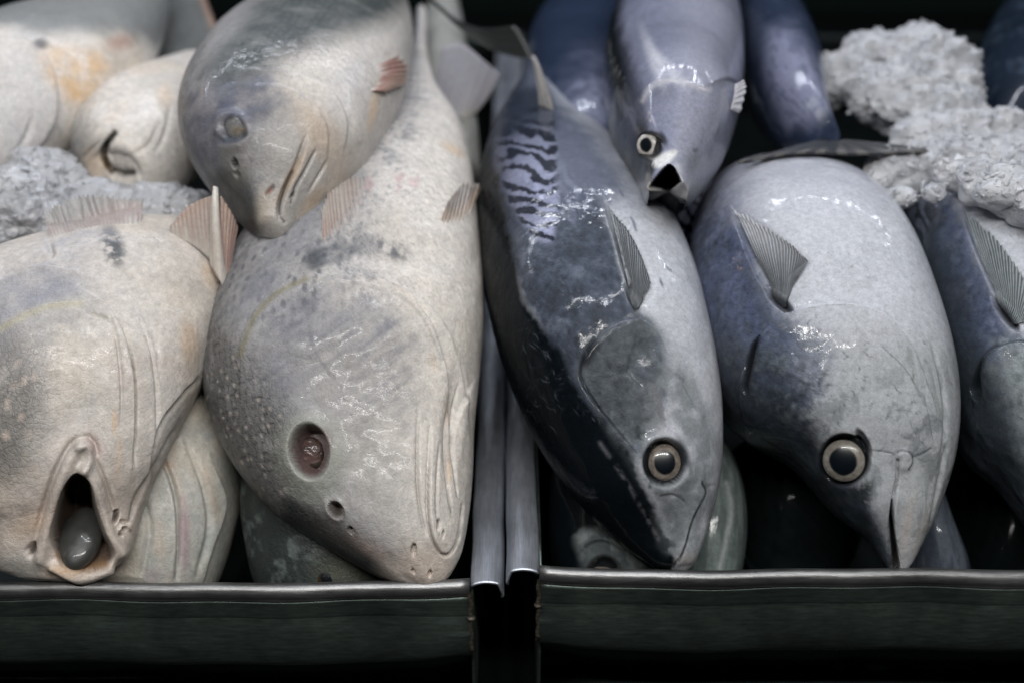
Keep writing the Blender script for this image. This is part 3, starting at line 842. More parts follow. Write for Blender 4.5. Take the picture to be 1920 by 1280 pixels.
    V,F,rho,a,b = cap_mesh(p-nn*.0035,nn*.7+(CAMP-p)/np.linalg.norm(CAMP-p)*.3,.0085,lambda q:.5*math.sqrt(max(0,1-q*q)))
    cc = np.tile([.20,.20,.20],(len(V),1)).astype(float); cc = mixc(cc,(.24,.21,.17),sstep(.45,.2,rho)); cc = mixc(cc,(.07,.07,.08),sstep(.6,.95,rho)); cc *= (1+.35*fbm((V-p)*400,3))[:,None]
    mesh_obj('eye',V,F,M_CROAK,parent=o,cols=cc,fx=np.tile([.35,.6,.6],(len(V),1)))
    return f

def simple_croaker(st, label, feat=None, paint=None, nS=220, nT=200, mid=-.4, deep=-1.1, warm=.5, dark=1., belly=C_WHITE, expo=2.2):
    f = Fish(st, nS=nS, nT=nT, expo=expo)
    if st[0][4] < -.02: f.keep_in(.492)
    d = .0016*fbm(f.P3*24,3)
    if feat: d = d + feat(f.P)
    f.push(d); f.flat()
    c, fx, ns = croaker_paint(f, mid=mid, deep=deep, warm=warm, dark=dark, belly=belly)
    if paint: c = paint(f.P, c, ns, f)
    o = f.build('croaker', M_CROAK, c, fx)
    tag(o, label, 'fish', CR_GROUP)
    return f

FB = croaker_eyed_front()
FA = croaker_open_mouth()
FC = croaker_upper()

# small one seen from the front with a curved slit of a mouth
def feat_d(P):
    d = groove(P,[(214,250),(200,270),(195,292),(203,312),(218,323),(250,324)],5,.010)
    d += edge(P,[(214,250),(200,270),(195,292),(203,312),(218,323)],.003,2.5,26,side=-1)
    d += groove(P,[(150,300),(172,280),(190,262)],5,.002) + groove(P,[(300,230),(280,270),(250,290)],5,.002) + groove(P,[(320,200),(310,250),(290,290)],5,.0015)
    return d
def paint_d(P,c,ns,f):
    c = mixc(c,(.02,.018,.016),np.exp(-(ldist(P,[(214,250),(200,270),(195,292),(203,312),(218,323),(250,324)])[0]/7)**4))
    c = mixc(c,(.26,.26,.25),blob(P,145,290,26,60,10,.8)*.6)
    c = mixc(c,C_YEL,blob(P,180,310,20,30,-30,.9)*.3 + blob(P,310,180,14,20,0,.9)*.3)
    return c
FD = simple_croaker([(196,345,230,350,.136,.006),(166,336,266,348,.138,.02),(136,295,310,338,.142,.034),(138,250,355,312,.146,.039),(180,212,392,270,.149,.040),(250,178,425,230,.149,.036),(320,145,450,190,.146,.03)],
    'small cream croaker head poking out of the ice, its mouth a thin dark crescent', feat_d, paint_d, 260, 240, mid=-.75, deep=-1.5, warm=.7)
def feat_e(P):
    d = edge(P,[(0,72),(60,85),(96,130),(104,190),(92,240),(60,300),(10,350)],.005,3,50,side=1)
    d += groove(P,[(60,215),(45,260),(0,330)],5,.002) + groove(P,[(85,260),(40,310),(0,350)],4,.003)
    return d
def paint_e(P,c,ns,f):
    n1,n2,n3,sk = ns
    c = mixc(c,(.52,.51,.52),blob(P,40,190,80,130,0,.6)*.7)
    c = mixc(c,C_YEL*1.05,inpoly(P,[(80,100),(140,92),(200,95),(205,150),(180,200),(130,195),(120,170),(95,150)],24)*(.42+.6*n2))
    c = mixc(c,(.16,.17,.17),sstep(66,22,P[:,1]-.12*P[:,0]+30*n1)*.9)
    c = mixc(c,(.33,.17,.12),blob(P,225,80,24,14,-10,.8)*.6)
    c = mixc(c,(.03,.03,.035),blob(P,76,82,14,10,10,.7)*.8)
    return c
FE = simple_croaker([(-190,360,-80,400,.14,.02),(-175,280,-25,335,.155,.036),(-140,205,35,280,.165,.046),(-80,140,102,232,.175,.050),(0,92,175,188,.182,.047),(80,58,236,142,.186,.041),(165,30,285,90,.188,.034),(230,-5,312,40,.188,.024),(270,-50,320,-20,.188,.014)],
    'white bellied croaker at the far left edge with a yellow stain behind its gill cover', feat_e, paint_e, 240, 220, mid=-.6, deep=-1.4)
def paint_f(P,c,ns,f):
    n1,n2,n3,sk = ns
    c = mixc(np.tile([.12,.125,.12],(len(P),1)).astype(float)*(1+.3*n2)[:,None],(.42,.27,.2),np.exp(-(ldist(P,[(378,-10),(400,50),(420,90),(436,120)])[0]/6)**2)*.8)
    return c
FF = simple_croaker([(270,190,470,180,.120,.02),(272,150,452,150,.126,.028),(284,100,432,105,.135,.026),(300,50,408,55,.145,.022),(312,10,390,10,.152,.018),(318,-40,375,-40,.16,.014)],
    'dark grey tail end of a croaker standing behind the small cream head', None, paint_f, 140, 140)
FG = simple_croaker([(790,330,905,330,.085,.02),(785,260,898,262,.10,.03),(782,190,890,195,.112,.03),(786,120,880,125,.122,.028),(796,50,870,55,.13,.022),(806,-10,856,-10,.135,.015)],
    'grey croaker tail lying beside the tray wall with a pale torn fin', None, lambda P,c,ns,f: np.tile([.27,.27,.25],(len(P),1))*(1+.25*ns[1])[:,None], 140, 140)
gk = (FG.surf(850,190,6)[0]-CAMP)@FWD
G3 = lambda x,y,k: CAMP+ray(x,y)*(gk+k)
plate_fin('tail_fin',[G3(800,215,-.01),G3(830,225,-.012),G3(862,228,-.012),G3(888,214,-.008)],[G3(830,92,-.02),G3(868,84,-.026),G3(905,112,-.026),G3(938,140,-.02)],
    fin_pink((.40,.39,.42),(.36,.36,.41),(.34,.33,.37),.2),FG.obj,nray=7,cup=-.004,thick=.002,ridge=.0002,mat=M_VEIL)
# lower layer, seen in the gaps
def feat_h(P):
    return (groove(P,[(300,850),(330,930),(336,1010),(330,1095)],5,.004)+edge(P,[(290,840),(318,900),(330,980),(332,1090)],.004,3,26,side=1)
            + groove(P,[(350,830),(385,920),(390,1000),(370,1080)],5,.003)+groove(P,[(270,930),(280,1000),(262,1095)],6,.003)+edge(P,[(400,870),(420,940),(400,1020),(380,1095)],.003,3,20,side=1))
def paint_h(P,c,ns,f):
    n1,n2,n3,sk = ns
    c = mixc(c,(.44,.24,.10),(blob(P,330,890,8,50,-10,.9)+blob(P,300,1010,10,30,0,.9)+blob(P,398,930,9,40,-15,.9)+blob(P,310,870,18,10,30,.9))*.48*(.7+.8*n2))
    c = mixc(c,(.36,.22,.26),(blob(P,345,1000,10,60,0,.8)+blob(P,285,1080,14,16,0,.8))*.6)
    c = mixc(c,(.22,.24,.22),blob(P,440,860,30,70,0,.8)*.8)
    c = mixc(c,(.30,.33,.31),sstep(.1,.5,n2)*.5)
    return c
FH = simple_croaker([(170,1230,310,1230,-.075,.02),(140,1160,360,1165,-.055,.034),(135,1080,405,1090,-.035,.042),(150,1000,430,1008,-.015,.046),(170,910,448,918,.005,.046),(190,810,450,820,.025,.044),(220,700,430,712,.045,.036)],
    'wet croaker with orange stained gill folds, wedged low between the two front fish', feat_h, paint_h, 260, 240, mid=-.9, deep=-1.6, warm=.8, belly=np.array([.46,.45,.41]))
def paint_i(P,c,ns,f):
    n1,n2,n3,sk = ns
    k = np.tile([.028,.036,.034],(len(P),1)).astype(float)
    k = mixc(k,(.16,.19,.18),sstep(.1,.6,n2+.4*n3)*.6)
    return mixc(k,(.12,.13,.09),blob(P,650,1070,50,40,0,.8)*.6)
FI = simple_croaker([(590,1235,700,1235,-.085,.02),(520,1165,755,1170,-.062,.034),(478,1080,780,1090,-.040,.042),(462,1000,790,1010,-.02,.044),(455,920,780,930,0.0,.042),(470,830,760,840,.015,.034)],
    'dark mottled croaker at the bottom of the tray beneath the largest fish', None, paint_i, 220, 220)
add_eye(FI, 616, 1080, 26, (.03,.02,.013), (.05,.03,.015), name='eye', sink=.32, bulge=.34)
# ---------------------------------------------------------------- little tunas in the right tray
TU_GROUP = 'little tunas piled in the right tray'
IRIS = (.17,.14,.115); IRIS2 = (.10,.08,.06)

def scratches(P, box, n, seed, ln=(8,26), ang=None, w=.8):
    r = random.Random(seed); m = np.zeros(len(P))
    for _ in range(n):
        x, y = r.uniform(box[0],box[2]), r.uniform(box[1],box[3]); a = r.uniform(0,6.28) if ang is None else math.radians(ang)+r.gauss(0,.35)
        l = r.uniform(*ln); k = r.uniform(-.4,.4)
        pts = [(x,y),(x+l*.5*math.cos(a),y+l*.5*math.sin(a)),(x+l*math.cos(a+k),y+l*math.sin(a+k))]
        d,_,t = ldist(P,pts,reach=6)
        m = np.maximum(m, np.exp(-(d/w)**2)*r.uniform(.35,1)*np.sin(np.pi*np.clip(t,.05,.95)))
    return m

def tuna_base(f, flank_lat=-.15, belly_lat=.35, back_lat=-.85, lav=.0, soft=.3):
    P3 = f.P3
    n1 = fbm(P3*22,4); n2 = fbm(P3*85+4,4); n3 = fbm(P3*320,3); sk = streak(f,50,260,4)
    q = f.lat + .10*n1 + .07*n2
    c = np.tile(T_BELLY,(len(P3),1)).astype(float)
    c = c*(1+.05*n1+.06*sk)[:,None]
    c = mixc(c, T_FLANK*1.5, sstep(belly_lat+soft,belly_lat-soft,q)*.75)
    c = mixc(c, T_FLANK, sstep(flank_lat+soft,flank_lat-soft,q)*.85)
    c = mixc(c, T_CORS, sstep(.0,.5,n2+.6*sk)*sstep(belly_lat+.1,flank_lat-.1,q)*.6)
    vein = sstep(.05,.0,np.abs(fbm(P3*65+31,3)))
    c = mixc(c, T_FLANK*.8, vein*.14*sstep(-.2,.3,n2+.2))
    c = c*np.array([.96,1.0,1.06])
    c = mixc(c, T_BACK, sstep(back_lat+.12,back_lat-.06,q+.05*n3))
    c = c*(1+.10*n3)[:,None]
    fx = np.tile([.36,.7,.75],(len(P3),1)).astype(float)
    fx[:,0] += .07*n2
    return c, fx, (n1,n2,n3,sk)

def squiggle(f, P, ang, pitch=20, warp=11, thr=.12, sx=1.0, seed=0):
    """the wavy dark bars on a little tuna's back"""
    a = math.radians(ang); u = P[:,0]*math.cos(a)+P[:,1]*math.sin(a); v = -P[:,0]*math.sin(a)+P[:,1]*math.cos(a)
    Q = np.stack([u/48+seed, v/30, np.zeros(len(u))],1)
    w = fbm(Q,2)*warp*1.6 + fbm(Q*2.3+4,2)*warp*.6
    s = np.sin((v+w)/pitch*2*np.pi + .8*vnoise(Q*1.6+9))
    return sstep(thr-.25,thr+.25,s)

def dark_fin(u,v,ph):
    c = np.tile([.085,.095,.105],(len(u),1)).astype(float)
    c = mixc(c,(.34,.36,.39),sstep(-.3,.6,ph)*.8*(.4+.6*u)*(.8+.4*vnoise(np.stack([v*14,u*3,u*0],1))))
    return mixc(c,(.02,.025,.03),sstep(.93,1,u)*.5)

def tuna_left():
    st = [(1252,1069,1286,1071,.0,.004),(1236,1066,1298,1058,.002,.007),(1215,1055,1309,1038,.006,.012),(1150,1008,1332,970,.016,.024),(1085,938,1348,890,.034,.038),(1030,862,1351,800,.050,.049),(985,778,1344,720,.067,.057),
          (950,690,1327,630,.085,.063),(922,600,1304,540,.099,.063),(903,500,1266,452,.112,.058),(896,400,1214,374,.125,.050),(904,320,1156,302,.134,.040),(923,258,1092,244,.142,.030),
          (950,205,1052,190,.148,.022),(974,160,1018,148,.153,.012),(984,112,1005,107,.157,.007)]
    f = Fish(st, nS=520, nT=420, expo=2.25, top=.74)
    P = f.P; d = np.zeros(len(P))
    d += edge(P,[(1160,807),(1124,763),(1096,722),(1091,685),(1107,650),(1140,618),(1189,597),(1225,615),(1244,650)],.0048,3,60,side=1)
    d += groove(P,[(1124,765),(1096,722),(1090,690),(1106,652),(1140,620)],3.5,.0045)
    d += groove(P,[(1140,618),(1189,597),(1228,616)],3,.0015)
    d += edge(P,[(1135,392),(1150,440),(1164,500),(1180,550),(1196,580)],.0030,2.2,16,side=1)
    d -= .006*blob(P,1186,560,7,24,-22,.5)
    d -= .0022*inpoly(P,[(1140,400),(1180,430),(1215,500),(1226,540),(1200,560),(1170,510)],6)
    # mouth
    d += groove(P,[(1316,905),(1323,922),(1316,940),(1304,958),(1294,985),(1285,1020),(1276,1045),(1262,1064)],2.4,.0022,False)
    d += edge(P,[(1316,905),(1323,922),(1312,945),(1297,978),(1286,1018),(1276,1045)],.0025,2,14,side=1)
    d += .0008*blob(P,1312,918,9,18,10,.5)
    d += groove(P,[(1238,928),(1262,926),(1282,938),(1290,962)],2,.0007)
    d += groove(P,[(1322,912),(1340,910)],1.6,.0005)
    # eye socket
    d -= .0085*blob(P,1246,866,38,42,0,.14); d += .0014*(blob(P,1246,866,52,56,0,.3)-blob(P,1246,866,40,44,0,.2))
    d += .0011*fbm(f.P3*26,3) + .0004*fbm(f.P3*85,3)
    d += groove(P,[(1250,690),(1285,720),(1310,770)],4,.0012)
    f.push(d); f.flat(); P = f.P
    c, fx, (n1,n2,n3,sk) = tuna_base(f, flank_lat=-3, belly_lat=-3, back_lat=-3)
    jit = np.stack([n2,n3],1)*14 + np.stack([n1,sk],1)*8
    Pj = P + jit
    # dark grey scaled corselet and cheek
    cors = inpoly(Pj,[(985,330),(1040,350),(1105,352),(1140,400),(1165,480),(1190,570),(1235,620),(1245,720),(1215,800),(1190,860),(1100,800),(1020,640),(960,500),(940,400)],16)
    c = mixc(c,(.042,.053,.078),cors*.97)
    c = mixc(c,(.030,.036,.045),cors*sstep(-.1,.4,n2+.5*sk)*.75)
    c = mixc(c,(.125,.14,.175),cors*sstep(.1,.5,-n2+.3*n3)*.4)
    up = sstep(430,330,P[:,1]+20*n1)
    c = mixc(c,(.072,.084,.125),up*sstep(.85,.1,f.lat+.12*n1+.1*n2)*.92); c = mixc(c,(.33,.35,.40),up*sstep(.2,.5,sk+n2*.3)*sstep(0,.6,f.lat)*.4)
    # black back
    back = inpoly(P+jit*.8,[(880,280),(940,330),(952,420),(968,480),(985,560),(1014,612),(1055,661),(1083,734),(1116,775),(1148,811),(1178,846),(1195,889),(1223,946),(1256,1019),(1264,1066),(1240,1110),(1100,1080),(900,850),(820,500)],11)
    # squiggles on the upper back
    Pq = P+np.stack([n2,n3],1)*5
    sq = inpoly(Pq,[(930,240),(990,205),(1034,225),(1044,330),(1047,400),(1032,455),(1004,446),(960,390),(926,310)],9)*sstep(905,1005,P[:,0]+14*n1+8*n2-.12*(P[:,1]-300))
    bar = squiggle(f,Pq,8,pitch=25,warp=12,thr=.02)
    c = mixc(c, (.006,.009,.017), sstep(480,330,P[:,1])*sstep(1010,960,P[:,0]+16*n1)*.95)
    c = mixc(c, T_BACK, back)
    c = mixc(c,(.24,.255,.36),sq*(.35+.6*sstep(235,340,P[:,1]))*(1+.2*n2)); c = mixc(c,(.008,.011,.02),sstep(.1,.4,sq)*bar*.97)
    s2 = inpoly(P,[(1040,300),(1075,330),(1085,390),(1068,430),(1046,380)],8)
    c = mixc(c,(.17,.185,.25),s2*(1-squiggle(f,P,70,22,10,seed=4))*.5)
    c = mixc(c,(.02,.026,.04),inpoly(P,[(940,250),(970,170),(1020,170),(1044,240),(1000,240)],14)*.85)
    # mid grey shoulder and small dark dashes
    for x,y,r in ((1165,362,60),(1187,415,62),(1190,425,70),(1128,330,60),(1140,375,60),(1240,530,70),(1255,505,40)):
        c = mixc(c,(.10,.11,.15),blob(P,x,y,9,2.5,r,.6)*.8)
    # head: silver with mottled cheek
    hd = inpoly(P,[(1120,760),(1090,690),(1130,625),(1230,610),(1300,720),(1345,830),(1335,960),(1290,1060),(1262,1060),(1215,920)],20)
    c = mixc(c,(.17,.188,.20),hd*.85*sstep(-.7,.2,n2))
    c = mixc(c,(.042,.05,.06),inpoly(Pj,[(1100,690),(1140,625),(1200,610),(1225,650),(1215,760),(1190,830),(1150,800),(1110,750)],16)*(.62+.6*n2))
    c = mixc(c,(.07,.08,.09),sstep(.05,.5,n2+.5*n3)*inpoly(P,[(1150,800),(1230,780),(1215,900),(1260,1020),(1250,1040),(1190,900)],16)*.85)
    c = mixc(c,(.10,.11,.12),blob(P,1262,985,14,50,-20,.6)*(.6+.7*n2)); c = mixc(c,(.12,.12,.13),blob(P,1232,760,24,40,-20,.8)*sstep(-.1,.3,n3+sk)*.7)
    c = mixc(c,(.22,.24,.25),inpoly(P,[(1290,690),(1330,780),(1342,880),(1325,880),(1290,780)],12)*.5*sstep(-.3,.4,sk))
    c = mixc(c,(.42,.38,.36),blob(P,1290,1050,20,14,0,.7)*.5)
    c = mixc(c,(.015,.019,.022),sstep(.05,.4,n2+.4*n3)*inpoly(P,[(1150,800),(1215,790),(1225,890),(1262,1010),(1240,1040),(1180,890)],12)*.7)
    c = mixc(c,(.03,.035,.04),np.exp(-(ldist(P,[(1316,905),(1323,922),(1312,945),(1297,978),(1286,1018),(1274,1050)])[0]/1.8)**2)*.9)
    c = mixc(c,(.03,.035,.04),np.exp(-(ldist(P,[(1238,928),(1262,926),(1282,938)])[0]/1.6)**2)*.7)
    c = mixc(c,(.012,.014,.016),blob(P,1246,866,40,44,0,.12))
    c = mixc(c,(.02,.024,.03),blob(P,1283,850,8,30,-20,.6)*.8)
    c = mixc(c,(.012,.014,.018),blob(P,1104,665,12,30,28,.6)*.95)
    c = mixc(c,(.02,.02,.025),blob(P,1187,562,6,22,-22,.6)*.9)
    c = mixc(c,(.33,.35,.38),np.exp(-(ldist(P,[(1140,400),(1150,445),(1164,502),(1180,552),(1196,582)])[0]/4)**2)*.6)
    c = mixc(c,(.022,.026,.034),scratches(P,(960,380,1180,800),190,3,ang=-40,w=1.1)*.7); c = mixc(c,(.16,.18,.22),scratches(P,(980,400,1180,800),120,33,ang=50,w=.9)*.4)
    c = c*(1+.45*cors*n3+.25*cors*sk)[:,None]
    # faint line along the black back
    e,_,_ = ldist(P,[(1125,830),(1170,895),(1205,955),(1235,1010)]); c = mixc(c,(.09,.09,.10),np.exp(-(e/4)**2)*sstep(-.5,.2,n3+n2)*.8)
    fx[:,0] = np.where(back*(1-sq) > .5, .30+.06*n2, fx[:,0]); fx[:,2] *= 1-.72*np.clip(np.maximum(back,sstep(1000,950,P[:,0])*sstep(520,420,P[:,1])),0,1)*(1-sq); fx[:,1] += .5*cors
    o = f.build('little_tuna', M_TUNA, c, fx)
    tag(o,'tuna with a jet black back and wavy stripe markings, closest to the rails','fish',TU_GROUP)
    add_eye(f,1245,866,35.5,(.19,.165,.14),(.12,.10,.085),pup=.57,aspect=.9,tilt=.55,sink=-.05)
    add_fin(f,[(1186,572),(1191,578),(1197,580),(1202,572)],[(1135,396),(1170,425),(1203,480),(1223,538)],'pectoral_fin',dark_fin,lift=lambda u,v:.0012+.002*u,nray=20,ridge=.0005,res=(60,200),rag=2)
    k = (f.surf(990,130,6)[0]-CAMP)@FWD
    D = lambda x,y,z=0: CAMP+ray(x,y)*(k+z)
    dk = lambda u,v,ph: np.tile([.007,.010,.010],(len(u),1)).astype(float)
    plate_fin('tail_fin',[D(964,48,.0),D(976,62,.0),D(988,84,.0),D(1000,112,.0)],[D(800,-6,.02),D(803,-4,.02),D(806,-1,.02),D(810,4,.02)],dk,o,nray=4,thick=.003,cup=-.012,ridge=.0002)
    kk = (f.surf(1018,200,6)[0]-CAMP)@FWD
    D2 = lambda x,y,z=0: CAMP+ray(x,y)*(kk+z)
    plate_fin('anal_fin',[D2(1012,200),D2(1024,204,-.004),D2(1040,212,-.006)],[D2(998,104,.0),D2(1000,106,-.006),D2(1003,112,-.008)],lambda u,v,ph: np.tile([.34,.33,.33],(len(u),1)).astype(float)*.6,o,nray=3,thick=.0015,cup=.003)
    return f

def tuna_middle():
    st = [(1668,1066,1694,1069,.002,.004),(1655,1050,1708,1054,.005,.008),(1625,1005,1728,1016,.014,.015),(1566,955,1752,965,.024,.026),(1490,868,1775,890,.040,.039),(1400,806,1787,815,.055,.050),(1345,735,1784,742,.068,.060),(1315,660,1769,668,.082,.063),
          (1298,580,1745,592,.096,.064),(1290,510,1718,522,.107,.062),(1293,455,1688,466,.112,.056),(1306,415,1648,428,.108,.049),(1330,395,1600,408,.096,.040),(1365,390,1545,398,.080,.030),(1390,392,1510,398,.06,.02)]
    f = Fish(st, nS=500, nT=460, expo=2.3, top=.76)
    P = f.P; d = np.zeros(len(P))
    d += edge(P,[(1395,800),(1388,740),(1398,690),(1422,640),(1470,592),(1540,574),(1610,574),(1670,600),(1715,660),(1745,740)],.0042,3,80,side=1)
    d += groove(P,[(1470,592),(1540,573),(1610,573),(1670,600),(1715,660)],3,.0012)
    d -= .008*inpoly(P,[(1424,632),(1418,664),(1409,702),(1402,734),(1398,716),(1402,676),(1412,645)],3)
    d += edge(P,[(1460,690),(1530,720),(1560,660),(1555,640)],.0012,4,20,side=-1)
    d += groove(P,[(1655,650),(1700,695),(1735,760),(1752,830)],2.6,.0016) + edge(P,[(1655,650),(1700,695),(1735,760),(1752,830)],.0018,2.6,18,side=1)
    d += groove(P,[(1748,640),(1768,720),(1772,800),(1762,880)],4,.0016)
    d += groove(P,[(1775,830),(1764,900),(1745,980)],3,.002)
    # mouth
    d += groove(P,[(1683,862),(1683,895),(1676,925),(1670,960),(1667,1000),(1670,1062)],2.6,.0025,False)
    d -= .016*inpoly(P,[(1672,936),(1669,970),(1669,1010),(1674,1062),(1686,1064),(1681,1030),(1675,990)],2.2)
    d += edge(P,[(1690,1050),(1680,1010),(1676,960),(1684,915)],.002,2,22,side=1)
    d += .0010*(blob(P,1695,862,17,20,0,.35)) + groove(P,[(1676,852),(1690,844),(1708,850),(1712,866),(1704,880)],2,.0008)
    d += groove(P,[(1630,842),(1660,846),(1678,850)],1.5,.0004)+groove(P,[(1710,856),(1728,850),(1746,840)],1.8,.0005)
    d += .004*blob(P,1640,920,26,60,-12,.8)
    # eye
    d -= .0060*blob(P,1584,861,45,46,0,.13); d += .0014*(blob(P,1584,861,58,60,0,.3)-blob(P,1584,861,45,47,0,.2))
    d -= .004*blob(P,1619,828,8,22,-28,.5)
    d -= .0018*inpoly(P,[(1378,400),(1430,425),(1495,470),(1518,497),(1480,530),(1470,575),(1430,520),(1395,450)],8)
    d += edge(P,[(1372,392),(1392,450),(1420,520),(1450,560),(1478,580)],.003,2.2,16,side=1)
    d -= .008*blob(P,1462,566,9,26,-48,.5)
    d += .0012*fbm(f.P3*24,3)+.0004*fbm(f.P3*85,3)
    f.push(d); f.flat(); P = f.P
    c, fx, (n1,n2,n3,sk) = tuna_base(f, flank_lat=-3, belly_lat=-3, back_lat=-3)
    jit = np.stack([n2,n3],1)*18+np.stack([n1,sk],1)*12; Pj = P+jit
    mid_ = inpoly(Pj,[(1240,320),(1390,350),(1440,440),(1490,560),(1560,630),(1600,700),(1580,800),(1600,900),(1560,960),(1300,1000)],46)
    c = mixc(c,(.25,.265,.31),mid_*.6)
    fl = inpoly(Pj,[(1240,330),(1355,340),(1392,420),(1436,530),(1480,600),(1540,640),(1555,700),(1525,790),(1560,870),(1640,960),(1640,1090),(1300,1000),(1230,700)],30)
    c = mixc(c,(.060,.076,.135),fl*.96)
    c = mixc(c,(.055,.065,.088),fl*sstep(-.1,.4,n2+.6*sk)*.65)
    c = mixc(c,(.18,.195,.26),fl*sstep(.1,.5,-n2)*.4)
    c = mixc(c,(.06,.07,.085),inpoly(Pj,[(1380,640),(1420,640),(1400,740),(1420,800),(1520,880),(1600,985),(1480,960),(1330,790),(1310,660)],26)*(.55+.6*n2))
    c = mixc(c,(.075,.09,.115),inpoly(Pj,[(1425,660),(1470,610),(1530,640),(1525,760),(1480,800),(1430,740)],20)*(.35+.9*sstep(-.1,.4,n2)))
    top = sstep(420,330,P[:,1]); c = mixc(c,(.40,.41,.47),top*.5); c = mixc(c,(.24,.25,.31),blob(P,1345,345,60,70,30,.9)*(.5+.5*n1))
    c = mixc(c,(.10,.105,.12),blob(P,1440,292,90,12,-6,.8)*sstep(-.3,.3,sk)*.7)
    c = mixc(c,(.18,.19,.23),blob(P,1345,318,40,30,0,.8)*sstep(-.2,.4,n2)*.5)
    c = mixc(c,(.40,.42,.46),blob(P,1530,690,40,60,0,.8)*.3)
    c = mixc(c,(.35,.365,.38),sstep(580,690,P[:,1])*.85*(1-fl)); c = mixc(c,(.20,.215,.225),sstep(.05,.35,n2+.3*n3)*sstep(640,760,P[:,1])*.75*(1-.6*fl)); vn = sstep(.045,.0,np.abs(fbm(f.P3*55+3,3))); c = mixc(c,(.09,.10,.105),vn*sstep(620,760,P[:,1])*.45*sstep(-.2,.3,n1+n2))
    c = mixc(c,(.016,.020,.025),sstep(-.42,-.80,f.lat+.16*n2+.1*n3)*sstep(600,760,P[:,1])*.88)
    c = mixc(c,(.02,.024,.03),inpoly(Pj,[(1440,790),(1520,870),(1545,930),(1620,985),(1650,1060),(1560,1000),(1450,880)],16)*(.75+.5*n2))
    th = inpoly(P,[(1680,640),(1760,700),(1785,800),(1770,900),(1730,1020),(1710,960),(1740,860),(1735,780)],14)
    c = mixc(c,(.21,.23,.23),th*sstep(-.25,.35,streak(f,25,420,3))*.65)
    c = mixc(c,(.025,.03,.034),sstep(-.15,.25,n2+.5*n3)*inpoly(P,[(1530,880),(1580,905),(1632,905),(1630,950),(1612,990),(1575,960),(1540,920)],12)*.92)
    c = mixc(c,(.02,.024,.028),blob(P,1619,828,8,24,-28,.55)*.9)
    c = mixc(c,(.05,.06,.065),scratches(P,(1400,600,1560,820),190,5,w=1.2)*.9)
    c = mixc(c,(.06,.065,.07),scratches(P,(1560,640,1740,840),60,8,ln=(6,24),w=1.15)*.95)
    c = mixc(c,(.04,.045,.06),scratches(P,(1300,440,1450,780),220,11,ang=-30,w=1.1)*.75); c = c*(1+.45*fl*n3+.2*fl*sk)[:,None]
    c = mixc(c,(.13,.13,.13),scratches(P,(1500,470,1640,560),14,15,ln=(6,18))*.7)
    for pts,w,a in (([(1683,862),(1683,895),(1676,925)],1.8,.8),([(1676,852),(1690,844),(1708,850),(1712,866),(1704,880)],1.6,.85),([(1630,842),(1660,846),(1678,850)],1.3,.75),([(1710,856),(1728,850),(1746,838)],1.6,.8),([(1655,650),(1700,695),(1735,760)],1.5,.4),([(1485,584),(1545,573),(1590,572)],1.4,.3)):
        c = mixc(c,(.04,.045,.045),np.exp(-(ldist(P,pts)[0]/w)**2)*a*sstep(-.7,0,n3))
    c = mixc(c,(.02,.018,.018),inpoly(P,[(1672,936),(1669,970),(1669,1010),(1674,1062),(1686,1064),(1681,1030),(1675,990)],2.2))
    c = mixc(c,(.46,.40,.37),blob(P,1700,990,10,60,10,.8)*.5+blob(P,1725,1000,8,50,18,.8)*.35)
    c = mixc(c,(.40,.42,.40),blob(P,1700,930,24,50,8,.8)*.35*(.6+n2))
    c = mixc(c,(.012,.014,.016),blob(P,1584,861,46,47,0,.10))
    c = mixc(c,(.012,.014,.016),blob(P,1556,884,22,30,30,.4)*.9)
    c = mixc(c,(.012,.014,.018),inpoly(P,[(1426,628),(1419,664),(1410,704),(1402,738),(1396,716),(1400,676),(1411,642)],4))
    c = mixc(c,(.02,.02,.024),blob(P,1466,570,7,24,-50,.6)*.9)
    fx[:,1] += .5*fl; fx[:,0] += .06*(1-fl)
    o = f.build('little_tuna', M_TUNA, c, fx)
    tag(o,'broad silver bellied tuna in the middle, its half open beak touching the rim','fish',TU_GROUP)
    add_eye(f,1584,860,41,(.215,.20,.175),(.15,.135,.115),pup=.58,tilt=.6,aspect=.97,sink=-.28)
    add_fin(f,[(1456,560),(1466,572),(1476,574),(1474,556)],[(1375,394),(1440,432),(1496,470),(1518,498)],'pectoral_fin',
        lambda u,v,ph: mixc(dark_fin(u,v,ph),(.56,.56,.60),sstep(.3,.9,u)*sstep(.8,.1,v)*.7*(.55+.45*sstep(-.5,.4,ph))),lift=lambda u,v:.0012+.002*u,nray=24,ridge=.0005,res=(60,220),rag=2.5)
    return f

